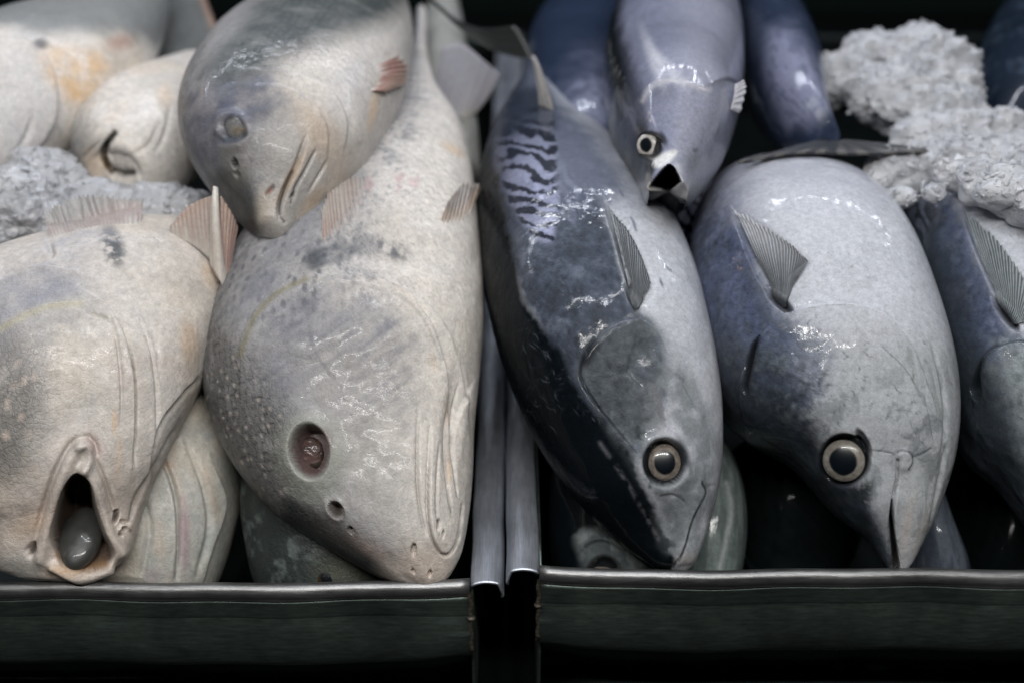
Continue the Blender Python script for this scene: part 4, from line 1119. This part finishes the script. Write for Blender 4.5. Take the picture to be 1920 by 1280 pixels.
def tuna_right():
    st = [(1985,1045,2005,1045,.004,.006),(1962,1020,2026,1022,.008,.016),(1938,990,2042,996,.015,.024),(1882,905,2080,920,.033,.038),(1828,838,2110,850,.047,.049),(1786,748,2130,770,.062,.056),(1753,652,2130,680,.080,.060),(1722,560,2115,590,.095,.062),
          (1700,485,2090,505,.106,.060),(1692,425,2050,440,.112,.052),(1702,375,1990,390,.114,.042),(1730,330,1930,340,.114,.03)]
    f = Fish(st, nS=380, nT=400, expo=2.25, top=.76)
    P = f.P; d = np.zeros(len(P))
    d += edge(P,[(1822,752),(1828,700),(1845,670),(1870,650),(1905,640),(1960,642)],.004,2.5,40,side=1) + groove(P,[(1828,720),(1836,685),(1860,655),(1905,640)],3,.003)
    d -= .009*inpoly(P,[(1846,672),(1840,700),(1838,735),(1826,748),(1816,730),(1824,706),(1836,684)],3)
    d += edge(P,[(1806,405),(1830,470),(1860,540),(1885,590),(1915,615)],.0035,2.5,16,side=1); d -= .010*blob(P,1886,588,9,30,-36,.5)
    d += .0022*fbm(f.P3*30,3)+.0012*fbm(f.P3*70,3)*sstep(680,760,P[:,1])
    f.push(d); f.flat(); P = f.P
    c, fx, (n1,n2,n3,sk) = tuna_base(f, flank_lat=-3, belly_lat=-3, back_lat=-3)
    jit = np.stack([n2,n3],1)*16+np.stack([n1,sk],1)*10; Pj = P+jit
    fl = inpoly(Pj,[(1650,300),(1790,380),(1840,500),(1900,620),(2000,640),(2100,700),(2060,1060),(1900,1060),(1700,800),(1640,500)],22)
    c = mixc(c,(.046,.061,.112),fl*.96); c = mixc(c,(.055,.068,.095),fl*sstep(-.1,.4,n2+.4*sk)*.65); c = mixc(c,(.25,.27,.35),fl*sstep(.1,.5,-n2)*.4)
    lo = sstep(640,720,P[:,1]); c = mixc(c,(.075,.088,.10),lo*fl*.8); c = mixc(c,(.03,.035,.042),lo*fl*sstep(-.05,.35,n2+.4*n3)*.8); c = mixc(c,(.24,.26,.27),lo*fl*sstep(.12,.45,-n2+.3*sk)*.55)
    c = mixc(c,(.24,.27,.275),inpoly(Pj,[(1870,640),(1930,650),(2050,640),(2080,800),(1960,900),(1900,760)],26)*.75)
    sq = inpoly(P,[(1670,330),(1740,345),(1760,400),(1745,420),(1735,470),(1700,480)],8)
    c = mixc(c,(.36,.38,.50),sq); c = mixc(c,(.014,.018,.03),sq*squiggle(f,P,62,24,12,seed=8))
    c = mixc(c,(.03,.036,.045),scratches(P,(1740,440,2000,980),200,21,w=1.1)*.75); c = c*(1+.5*fl*n3)[:,None]
    c = mixc(c,(.01,.012,.014),inpoly(P,[(1848,668),(1841,700),(1839,737),(1826,751),(1813,731),(1822,706),(1834,683)],4))
    c = mixc(c,(.03,.035,.04),np.exp(-(ldist(P,[(1836,690),(1860,656),(1905,640),(1960,642)])[0]/3)**2)*.8)
    c = mixc(c,(.018,.018,.022),blob(P,1888,590,8,30,-36,.6)*.9)
    c = mixc(c,(.02,.026,.032),sstep(-.72,-.92,f.lat+.1*n2)*.85)
    fx[:,1] += .7*fl
    o = f.build('little_tuna', M_TUNA, c, fx)
    tag(o,'scuffed blue grey tuna at the right edge with ice on its shoulder','fish',TU_GROUP)
    add_fin(f,[(1880,580),(1890,592),(1905,606),(1920,606)],[(1806,404),(1860,448),(1915,520),(1960,590)],'pectoral_fin',
        lambda u,v,ph: mixc(np.tile([.075,.09,.095],(len(u),1)).astype(float),(.30,.33,.35),(ph>-.1)*.75),lift=lambda u,v:.0015+.003*u,nray=24,ridge=.0005,res=(50,200),rag=2.5)
    return f

def tuna_gaping():
    st = [(1216,368,1288,374,.174,.010),(1207,345,1300,350,.175,.020),(1196,312,1325,316,.178,.031),(1176,272,1350,278,.182,.040),(1150,228,1374,235,.185,.047),(1133,170,1390,180,.186,.052),(1130,110,1394,120,.193,.053),(1140,60,1391,70,.197,.051),(1158,20,1380,25,.198,.045),(1185,0,1355,0,.192,.034),(1210,-8,1330,-8,.18,.02)]
    f = Fish(st, nS=340, nT=320, expo=2.25, top=.76)
    P = f.P; d = np.zeros(len(P))
    mouth = [(1257,314),(1266,330),(1274,352),(1282,376),(1290,420),(1270,450),(1236,450),(1210,420),(1217,376),(1224,352),(1238,330)]
    rd = f.V-CAMP; f.V = f.V + rd/np.linalg.norm(rd,axis=2,keepdims=True)*.06*inpoly(P,mouth,3).reshape(f.nS,f.nT,1)
    d += .003*np.exp(-(ldist(P,[(1262,322),(1274,340),(1280,362)])[0]/8)**2)+.0025*np.exp(-(ldist(P,[(1252,312),(1232,326),(1218,352)])[0]/7)**2)
    d -= .006*blob(P,1219,273,23,24,0,.14)
    d += edge(P,[(1180,210),(1200,180),(1225,158),(1270,156),(1320,172),(1345,220),(1340,262)],.003,3,40,side=1)
    d += edge(P,[(1330,160),(1360,150),(1392,160)],.003,3,20,side=-1)+.0012*fbm(f.P3*26,3)
    f.push(d); f.flat(); P = f.P
    c, fx, (n1,n2,n3,sk) = tuna_base(f, flank_lat=-.34, belly_lat=-.05, back_lat=-.74, soft=.24)
    c = mixc(c,(.165,.17,.24),.74*np.ones(len(P))*sstep(-.9,-.6,f.lat)); c = mixc(c,(.22,.23,.31),sstep(0,.5,n1+.6*n2)*.35)
    c = mixc(c,(.07,.08,.12),(blob(P,1190,190,26,40,20,.8)*.8+blob(P,1175,240,26,40,10,.8)*.6+blob(P,1240,20,60,50,30,.9)*.5)*(.7+.6*n2))
    c = mixc(c,(.05,.06,.07),blob(P,1245,172,22,16,0,.8)*.4)
    c = mixc(c,(.46,.47,.52),(blob(P,1225,110,10,50,-20,.8)+blob(P,1255,130,10,40,-40,.8))*.6)
    c = mixc(c,(.50,.49,.50),np.exp(-(ldist(P,[(1205,190),(1225,160),(1270,152),(1330,170)])[0]/5)**2)*.5)
    c = mixc(c,(.26,.26,.27),sstep(334,350,P[:,1])*.9)
    c = mixc(c,(.62,.62,.62),inpoly(P,[(1224,296),(1262,282),(1268,290),(1246,312),(1226,314)],5)*.9)
    c = mixc(c,(.03,.035,.04),inpoly(P,[(1198,300),(1222,296),(1226,318),(1214,330),(1200,318)],6)*sstep(-.4,.1,n2+n3))
    c = mixc(c,(.40,.40,.42),np.exp(-(ldist(P,[(1270,312),(1278,335),(1286,362)])[0]/6)**2)*.7)
    c = mixc(c,(.32,.31,.29),np.exp(-(ldist(P,[(1214,330),(1215,352),(1220,368)])[0]/6)**2)*.7)
    c = mixc(c,(.004,.006,.006),sstep(.02,.2,inpoly(P,mouth,8)))  # dark of the gape painted over its inner walls
    c = mixc(c,(.01,.012,.016),blob(P,1219,273,24,25,0,.12)); c = mixc(c,(.02,.024,.03),blob(P,1243,260,6,14,-28,.6)*.9)
    c = mixc(c,(.05,.06,.07),blob(P,1303,282,5,4,0,.6)*.7)
    c = mixc(c,(.12,.13,.14),blob(P,1300,305,16,22,0,.8)*.5)
    o = f.build('little_tuna', M_TUNA, c, fx)
    tag(o,'tuna on top of the pile with its beak gaping open','fish',TU_GROUP)
    add_eye(f,1219,273,23,(.46,.44,.42),(.36,.33,.30),pup=.52,tilt=.55,sink=-.35)
    k = (f.surf(1372,200,6)[0]-CAMP)@FWD
    D = lambda x,y,z=0: CAMP+ray(x,y)*(k+z)
    plate_fin('pectoral_fin',[D(1378,160,-.004),D(1376,180,-.006),D(1370,205,-.006)],[D(1394,150,-.004),D(1397,168,-.004),D(1386,212,-.002)],lambda u,v,ph: np.tile([.42,.42,.46],(len(u),1)).astype(float),o,nray=6,thick=.0015)
    return f

def simple_tuna(st, label, paint=None, feat=None, wet=1.0, nS=220, nT=220, lat=(-.2,.2,-.8), expo=2.2):
    f = Fish(st, nS=nS, nT=nT, expo=expo)
    if st[0][4] < -.02: f.keep_in(.494)
    d = .0012*fbm(f.P3*26,3)
    if feat: d = d+feat(f.P)
    f.push(d); f.flat()
    c, fx, ns = tuna_base(f, *lat)
    if paint: c = paint(f.P,c,ns,f)
    fx[:,2] *= wet
    o = f.build('little_tuna', M_TUNA, c, fx); tag(o,label,'fish',TU_GROUP)
    return f

FJ = tuna_left(); FK = tuna_middle(); FL = tuna_right(); FM = tuna_gaping()

def paint_n(P,c,ns,f):
    n1,n2,n3,sk = ns
    k = np.tile([.018,.028,.055],(len(P),1)).astype(float)
    k = mixc(k,(.17,.18,.27),sstep(1020,1130,P[:,0]+50*n1)*sstep(60,150,P[:,1])*(.6+.7*n2))
    return mixc(k,(.20,.22,.30),blob(P,1120,180,50,50,0,.9)*sstep(0,.4,n2)*.5)
FN = simple_tuna([(1060,400,1190,400,.10,.03),(1030,330,1200,330,.116,.042),(1000,255,1200,262,.128,.048),(985,180,1195,190,.138,.048),(985,110,1190,120,.146,.044),(1005,50,1185,60,.154,.038),(1055,5,1175,5,.16,.03),(1100,-30,1165,-30,.166,.02)],
    'dim navy tuna half hidden behind the gaping one and the black backed one', paint_n)
def paint_o(P,c,ns,f):
    n1,n2,n3,sk = ns
    k = np.tile([.022,.032,.06],(len(P),1)).astype(float)
    k = mixc(k,(.20,.21,.30),inpoly(P+np.stack([n1,n2],1)*16,[(1440,60),(1500,70),(1545,150),(1545,215),(1480,235),(1450,160)],24)*.85)
    k = mixc(k,(.04,.05,.09),sstep(.1,.4,n2+sk)*.5)
    return mixc(k,(.40,.42,.48),blob(P,1520,200,26,30,0,.8)*sstep(0,.4,n2)*.5)
FO = simple_tuna([(1556,268,1566,268,.160,.003),(1545,266,1572,266,.161,.008),(1530,262,1574,262,.162,.012),(1500,245,1562,246,.164,.020),(1440,206,1550,206,.166,.032),(1400,150,1542,150,.168,.044),(1388,90,1518,90,.170,.046),(1388,30,1480,30,.172,.042),(1392,-10,1450,-10,.172,.03)],
    'blue violet tuna beside the ice heap with its thin dark tail spread', paint_o)
ko = (FO.surf(1560,262,6)[0]-CAMP)@FWD
O3 = lambda x,y,z=0: CAMP+ray(x,y)*(ko+z)
plate_fin('tail_fin',[O3(1545,262,.0),O3(1558,266,-.004),O3(1572,266,-.004),O3(1584,264,.0)],[O3(1385,306,-.06),O3(1500,288,-.045),O3(1620,290,-.035),O3(1768,284,-.02)],
    lambda u,v,ph: mixc(np.tile([.02,.022,.026],(len(u),1)).astype(float),(.16,.15,.14),sstep(.55,.9,u)*(ph>0)*.6),FO.obj,nray=9,thick=.0018,ridge=.0003)
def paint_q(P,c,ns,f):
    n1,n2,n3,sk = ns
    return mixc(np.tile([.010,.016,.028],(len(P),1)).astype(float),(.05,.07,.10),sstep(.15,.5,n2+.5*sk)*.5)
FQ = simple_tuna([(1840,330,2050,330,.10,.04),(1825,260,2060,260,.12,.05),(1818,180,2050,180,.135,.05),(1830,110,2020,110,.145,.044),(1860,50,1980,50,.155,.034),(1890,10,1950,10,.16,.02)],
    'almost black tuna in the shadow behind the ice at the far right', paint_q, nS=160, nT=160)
# a striped back in the gap between the two large tunas
def paint_t(P,c,ns,f):
    n1,n2,n3,sk = ns
    k = np.tile([.30,.32,.43],(len(P),1)).astype(float)
    k = mixc(k,(.012,.015,.028),squiggle(f,P,52,26,14,seed=12))
    return mixc(k,T_BACK*2,sstep(.5,.95,f.lat))
FT = simple_tuna([(1220,620,1330,620,.045,.02),(1215,540,1345,540,.062,.032),(1215,460,1350,460,.078,.04),(1225,390,1345,390,.092,.038),(1240,340,1335,340,.104,.026)],
    'sliver of a tuna with wavy navy stripes, squeezed between the two large front tunas', paint_t, nS=180, nT=160)
# under layer at the front
def feat_r(P):
    return -.006*blob(P,1132,1085,34,40,0,.2)+edge(P,[(1080,1050),(1100,1022),(1130,1012),(1165,1030),(1185,1070)],.003,3,20,side=-1)
def paint_r(P,c,ns,f):
    n1,n2,n3,sk = ns
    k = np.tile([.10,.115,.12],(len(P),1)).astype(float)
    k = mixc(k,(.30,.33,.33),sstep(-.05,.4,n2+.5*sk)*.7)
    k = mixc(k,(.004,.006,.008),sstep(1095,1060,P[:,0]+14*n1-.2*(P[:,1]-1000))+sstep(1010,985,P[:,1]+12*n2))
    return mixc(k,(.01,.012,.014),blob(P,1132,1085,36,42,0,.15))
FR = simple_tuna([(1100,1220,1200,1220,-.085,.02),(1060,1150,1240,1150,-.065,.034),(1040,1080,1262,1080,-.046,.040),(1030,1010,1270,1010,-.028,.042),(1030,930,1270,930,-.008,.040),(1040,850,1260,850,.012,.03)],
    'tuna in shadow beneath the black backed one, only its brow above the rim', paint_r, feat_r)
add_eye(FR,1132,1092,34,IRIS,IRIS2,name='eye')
def paint_s(P,c,ns,f):
    n1,n2,n3,sk = ns
    k = np.tile([.10,.125,.12],(len(P),1)).astype(float)
    k = mixc(k,(.20,.24,.23),sstep(-.1,.5,sk+n2*.4)*.6)
    return mixc(k,(.40,.42,.42),np.exp(-(ldist(P,[(1362,905),(1372,950),(1362,1010),(1345,1080)])[0]/5)**2)*.6)
FS = simple_tuna([(1300,1220,1345,1220,-.085,.012),(1270,1150,1370,1150,-.065,.026),(1255,1085,1386,1080,-.046,.034),(1250,1010,1397,1000,-.028,.036),(1250,930,1392,925,-.01,.034),(1255,860,1375,860,.006,.026),(1270,810,1345,810,.018,.014)],
    'greenish grey tuna jaw showing just right of the closed beak of the black backed one', paint_s)
FU = simple_tuna([(1700,1190,1800,1190,-.075,.014),(1690,1120,1815,1120,-.055,.024),(1690,1050,1808,1050,-.036,.028),(1695,980,1785,985,-.018,.026),(1700,920,1765,925,-.002,.018),(1710,870,1745,870,.01,.008)],
    'dark slate tuna tail end under the broad silver bellied tuna', lambda P,c,ns,f: mixc(np.tile([.055,.065,.085],(len(P),1)).astype(float),(.12,.14,.17),sstep(-.1,.4,ns[3])*.6), nS=140, nT=140)
FV = simple_tuna([(1400,1160,1560,1160,-.10,.03),(1380,1040,1600,1040,-.075,.045),(1370,940,1620,940,-.05,.05),(1370,850,1620,850,-.03,.045)],  # added body, painted near black so the gap reads as deep shade
    'near-black tuna shape added to darken the gap between the two large front tunas', lambda P,c,ns,f: np.tile([.006,.009,.010],(len(P),1))*(1+.4*ns[1])[:,None], nS=120, nT=120, wet=.12)

FW = simple_tuna([(1800,1160,1990,1160,-.10,.03),(1785,1060,2010,1060,-.078,.045),(1780,960,2010,960,-.055,.05),(1790,860,1990,860,-.03,.045),(1800,800,1970,800,-.02,.03)],  # another added body, its black standing in for shade over the floor
    'near-black tuna shape added to darken the tray below the scuffed one at the right edge', lambda P,c,ns,f: np.tile([.006,.009,.010],(len(P),1))*(1+.4*ns[1])[:,None], nS=120, nT=120, wet=.12)
# ---------------------------------------------------------------- steel trays, ice, counter
def loft(profile, path, mat, name, parent, closed=False):
    """sweep: for each path frame (origin, across, up) the 2-D profile points become 3-D"""
    V = np.array([[o + a*p[0] + u*p[1] for p in profile] for (o,a,u) in path])
    n, m = V.shape[:2]
    F = grid_faces(n, m, closed)
    return mesh_obj(name, V.reshape(-1,3), F, mat, parent=parent)

def sheet(name, grid, mat, parent, thick=.0016):
    """a thin sheet of metal with two faces from a grid of points"""
    G = np.asarray(grid,float); n,m = G.shape[:2]
    N = grid_normals(G, False)
    A = G.reshape(-1,3); B = (G-N*thick).reshape(-1,3); k = n*m
    Fg = grid_faces(n,m,False)
    rim = [(i*m,(i+1)*m) for i in range(n-1)]+[((i+1)*m+m-1,i*m+m-1) for i in range(n-1)]+[(j+1,j) for j in range(m-1)]+[((n-1)*m+j,(n-1)*m+j+1) for j in range(m-1)]
    Fr = np.array([[a,b,b+k,a+k] for a,b in rim])
    return mesh_obj(name, np.vstack([A,B]), np.vstack([Fg,Fg[:,::-1]+k,Fr]), mat, parent=parent)

def make_tray(x0, x1, y_front, zr, rail_side, label, seed):
    """a deep steel tray: x0..x1 are the inner corners; one long rail faces its neighbour"""
    r = random.Random(seed)
    root = bpy.data.objects.new('steel_tray', None); COL.objects.link(root); root.location = ((x0+x1)/2, .9, -.12)
    root['_o'] = [ (x0+x1)/2, .9, -.12 ]
    tag(root, label, 'tray', 'steel trays side by side on the counter')
    yb = 1.75; sgn = 1 if rail_side == 'r' else -1
    xc = x1 if sgn > 0 else x0          # wall on the neighbour's side
    xo = x0 if sgn > 0 else x1
    # front wall: lip, band, crease, slightly bulging skirt that curls under
    prof = [(.000,.0000),(-.0010,.0012),(-.0026,.0018),(-.0042,.0012),(-.0050,-.0004),(-.0050,-.0022),(-.0044,-.0036),(-.0042,-.0070),(-.0042,-.0120),(-.0041,-.0160),(-.0036,-.0170),(-.0038,-.0180),(-.0046,-.0240),(-.0050,-.0330),(-.0046,-.0420),(-.0020,-.0500),(.0040,-.0570),(.0140,-.0630),(.0300,-.0668),(.0440,-.0690),(.0500,-.0900),(.0500,-.1140)]
    n = 160; G = []
    for i in range(n):
        t = i/(n-1); x = xo+(xc-xo)*t
        e = max(0,(t-.93)/.07)                      # near the corner the lip rises a little and the curl tightens
        row = []
        for (py,pz) in smooth_line(prof, 70):
            wob = .0005*math.sin(x*31+seed)+.0003*math.sin(x*83+2)
            z = zr+pz*(1-.10*e*e*(pz<-.03)) + (.0022*e*e if pz > -.006 else 0) + (wob if pz < -.004 else wob*.4)
            row.append((x, y_front+py+wob, z))
        G.append(row)
    G = np.array(G)
    if sgn < 0: G = G[::-1]
    sheet('front_wall', G[:, 22:], M_WALL, root)
    sheet('rolled_lip', G[:, :23], M_LIP, root)
    # inner walls and floor
    sheet('floor', np.array([[(x, y, -.115) for y in np.linspace(y_front,yb,20)] for x in np.linspace(xo,xc,20)]), M_FLOOR, root)
    sheet('side_wall', np.array([[(xc, y, z) for z in np.linspace(zr-.002,-.113,12)] for y in np.linspace(y_front+.004,yb,40)]), M_WALL, root)
    sheet('back_wall', np.array([[(x, yb, z) for z in np.linspace(zr-.002,-.113,12)] for x in np.linspace(xo,xc-sgn*.003,30)]), M_FLOOR, root)
    # the rolled rail along the neighbour: a rounded channel, open below, with a curled end
    w = .0180; pr = []
    for a in np.linspace(0,1,26):
        X = a*w
        Z = .0030*math.sin(math.pi*min(1,a*1.02))**.6
        if a > .86: Z -= .0055*((a-.86)/.14)**1.5
        pr.append((sgn*X, Z))
    pr += [(sgn*(w+.0002),-.0060),(sgn*(w-.0004),-.0080)]
    ys = np.concatenate([np.linspace(y_front-.001,y_front+.02,14), np.linspace(y_front+.024,yb,90)])
    G = []
    for y in ys:
        wob = .00035*math.sin(y*37+seed)+.0002*math.sin(y*113)
        G.append([(xc+px+wob, y, zr+pz+wob*.7) for (px,pz) in pr])
    G = np.array(G)
    if sgn > 0: G = G[:, ::-1]
    sheet('rail', G, M_STEEL, root, thick=.0014)
    # weld bead down the corner of the front wall
    V=[];F=[]
    m = 90; k = 12
    for i in range(m):
        t = i/(m-1); z = zr-.001-.046*t
        y = y_front-.0052 + (.0045 if t > .85 else 0)*(t-.85)/.15
        rad = .0011+.00015*abs(math.sin(i*.55+seed))+.00008*r.random() + (.0010 if (i in (32,33,34)) else 0)
        x = xc+sgn*.0004+.0003*math.sin(i*.31+seed)
        for j in range(k):
            a = 2*math.pi*j/k
            V.append((x+rad*math.cos(a), y+rad*.9*math.sin(a), z))
    mesh_obj('weld_bead', V, grid_faces(m,k,True), M_WELD, parent=root)
    return root

pL = at(884,1106,0); pR = at(1008,1090,0)
YF = pL[1]+.004
make_tray(-.95, pL[0]-.0010, YF, .0, 'r', 'dull steel tray full of pale croakers, its lip a little lower than the other', 3)
make_tray(pR[0]+.0010, .98, pR[1]+.004-.0005, .0035, 'l', 'dull steel tray full of dark backed tunas, its front lip a little higher', 8)
# counter under the trays
def box_sheet(name, x0,x1,y0,y1,z,mat):
    G = np.array([[(x,y,z) for y in np.linspace(y0,y1,8)] for x in np.linspace(x0,x1,8)])
    V = G.reshape(-1,3); o = mesh_obj(name, V, grid_faces(8,8,False), mat, loc=(0,0,z))
    return o
tag(box_sheet('counter_top',-1.6,1.6,-.1,2.6,-.14,M_DARK), 'dark counter under the trays', 'counter', kind='structure')
bpy.data.objects['counter_top']['kind'] = 'structure'

# ---------------------------------------------------------------- ice
ICO = {}
def ico(sub):
    if sub not in ICO:
        import bmesh
        bm = bmesh.new(); bmesh.ops.create_icosphere(bm, subdivisions=sub, radius=1)
        ICO[sub] = (np.array([v.co[:] for v in bm.verts]), np.array([[v.index for v in q.verts] for q in bm.faces])); bm.free()
    return ICO[sub]

def chip_shapes(n, rs):
    import bmesh
    out = []
    for _ in range(n):
        bm = bmesh.new()
        for q in rs.randn(11,3):
            q = q/np.linalg.norm(q)*rs.uniform(.75,1.1)*np.array([1.0,.78,.55]); bm.verts.new(q.tolist())
        r = bmesh.ops.convex_hull(bm, input=bm.verts)
        bad = [g for g in r['geom_interior'] if isinstance(g, bmesh.types.BMVert)]
        if bad: bmesh.ops.delete(bm, geom=bad, context='VERTS')
        bmesh.ops.triangulate(bm, faces=bm.faces); bm.verts.index_update()
        cv = np.array([v.co[:] for v in bm.verts]); cf = np.array([[v.index for v in f.verts] for f in bm.faces]); bm.free()
        nn = np.cross(cv[cf[:,1]]-cv[cf[:,0]], cv[cf[:,2]]-cv[cf[:,0]]); flip = (nn*(cv[cf].mean(1)-cv.mean(0))).sum(1) < 0
        cf[flip] = cf[flip][:, ::-1]; out.append((cv, cf))
    return out

def ice(name, lumps, grains, label, seed, group=None):
    """lumps: (px,py,z,r_metres[,squash]); angular chips of many sizes lie packed over them"""
    rs = np.random.RandomState(seed)
    VV=[];FF=[];n=0
    B, BF = ico(5); chips = chip_shapes(30, rs)
    shells=[]; wts=[]
    for L in lumps:
        px,py,z,rad = L[:4]; sq = L[4] if len(L)>4 else .75
        c = at(px,py,z)
        V = B*np.array([rad,rad,rad*sq])
        dsp = fbm((V+c)*34+seed,3)*.42 + fbm((V+c)*120+seed,3)*.13
        V = V*(.94+dsp)[:,None]+c
        VV.append(V);FF.append(BF+n);n+=len(V); shells.append(V); wts.append(rad*rad)
    wts = np.array(wts)/sum(wts)
    for i in range(grains):
        V = shells[rs.choice(len(shells), p=wts)]
        j = rs.randint(len(V))
        if B[j][2] < -.2: continue
        s = .0009+.0034*rs.rand()**3.0
        p = V[j]+B[j]*rs.uniform(-.8,.25)*s
        C, CF = chips[rs.randint(len(chips))]
        Q,_ = np.linalg.qr(rs.randn(3,3)); Q = Q*np.sign(np.linalg.det(Q))
        VV.append((C*s*rs.uniform(.7,1.25,3))@Q.T+p);FF.append(CF+n);n+=len(C)
    o = mesh_obj(name, np.vstack(VV), np.vstack(FF), M_ICE, smooth=False)
    return tag(o,label,'ice',kind='stuff')

ice('crushed_ice',[(20,390,.136,.036),(80,340,.140,.032),(150,388,.130,.024),(215,380,.132,.014),(60,320,.142,.022),(110,270,.146,.022),(135,225,.152,.016),(60,420,.116,.038),(0,440,.112,.04),(90,450,.108,.03),(-20,490,.104,.035),(130,400,.118,.032),(200,380,.118,.03),(20,470,.100,.035),(110,370,.118,.036),(150,320,.120,.032),(170,400,.108,.036),(60,360,.118,.030),(105,262,.138,.024),(140,225,.146,.018),(170,200,.15,.014),
     (300,392,.128,.024),(350,400,.126,.022),(250,400,.124,.024),(385,412,.118,.018),(230,410,.110,.03),(90,300,.134,.022)],15000,'crushed ice packed between the croakers in the left tray',5)
ice('crushed_ice',[(1590,150,.165,.028,.9),(1640,120,.172,.032,.9),(1700,120,.176,.034,.9),(1750,150,.174,.034,.9),(1700,190,.165,.036),(1760,220,.158,.036),(1640,170,.165,.026),(1820,270,.152,.034),(1870,255,.158,.022,.9),(1890,285,.152,.024),
     (1800,320,.150,.030),(1870,325,.148,.030),(1905,330,.15,.03),(1800,330,.166,.018),(1840,335,.170,.020),(1900,352,.172,.022),(1960,378,.168,.024),(1865,362,.172,.014),(1640,205,.158,.018),(1720,262,.154,.020),(1770,290,.154,.018),(1690,372,.150,.010),(1750,362,.160,.010),(1675,318,.150,.018,.8),(1715,300,.152,.015,.8),(1650,335,.146,.014,.8),(1690,345,.142,.016)],19000,'heap of crushed ice behind and on the tuna at the right edge',11)
# ---------------------------------------------------------------- light and camera
def area(name, loc, tgt, sx, sy, power, col):
    l = bpy.data.lights.new(name,'AREA'); l.shape='RECTANGLE'; l.size=sx; l.size_y=sy; l.energy=power; l.color=col
    o = bpy.data.objects.new(name,l); COL.objects.link(o); o.location=loc
    o.rotation_euler = (Vector(tgt)-Vector(loc)).to_track_quat('-Z','Y').to_euler()
    return o
# a strip of small diodes over the trays
for i in range(27):
    x = -1.04+i*.08+.012*math.sin(i*2.3)
    l = bpy.data.lights.new('diode','POINT'); l.energy=1.15; l.shadow_soft_size=.014; l.color=(.86,.90,1.0)
    o = bpy.data.objects.new('diode',l); COL.objects.link(o); o.location=(x,1.25,.80)
# two added rows of small point lights up front, to light the heads
for (y,z,n,half,power,col) in ((-.05,.80,9,.38,2.9,(1,.985,.96)),(.42,.95,9,.42,1.55,(.95,.97,1.0))):
    for i in range(n):
        l = bpy.data.lights.new('front_fill','POINT'); l.energy=power; l.shadow_soft_size=.016; l.color=col
        o = bpy.data.objects.new('front_fill',l); COL.objects.link(o); o.location=(-half+2*half*i/(n-1), y, z)
l = bpy.data.lights.new('warm_bulb','POINT'); l.energy=1.0; l.shadow_soft_size=.03; l.color=(1,.62,.36)
o = bpy.data.objects.new('warm_bulb',l); COL.objects.link(o); o.location=(-1.3,1.5,.75)

w = bpy.data.worlds.new('World'); SC.world = w; w.use_nodes = True
bg = w.node_tree.nodes['Background']; bg.inputs[0].default_value=(.55,.95,.85,1); bg.inputs[1].default_value=.004

cam = bpy.data.cameras.new('camera'); cam.lens=40; cam.sensor_width=36; cam.clip_end=50; cam.clip_start=.01
co = bpy.data.objects.new('camera',cam); COL.objects.link(co); co.location=CAMP.tolist(); co.rotation_euler=(math.pi/2-PITCH,0,0)
cam.dof.use_dof=True; cam.dof.focus_distance=.597; cam.dof.aperture_fstop=4.0
SC.camera = co
SC.view_settings.view_transform='Standard'; SC.view_settings.look='None'; SC.view_settings.exposure=.14; SC.view_settings.gamma=1
SC.render.engine='CYCLES'
try:
    SC.cycles.use_denoising=True; SC.cycles.denoising_prefilter='ACCURATE'; SC.cycles.denoising_input_passes='RGB_ALBEDO_NORMAL'; SC.cycles.denoiser='OPENIMAGEDENOISE'
    SC.cycles.max_bounces=6; SC.cycles.sample_clamp_indirect=1.5; SC.cycles.sample_clamp_direct=12; SC.cycles.blur_glossy=1.0; SC.cycles.use_light_tree=True
except Exception: pass
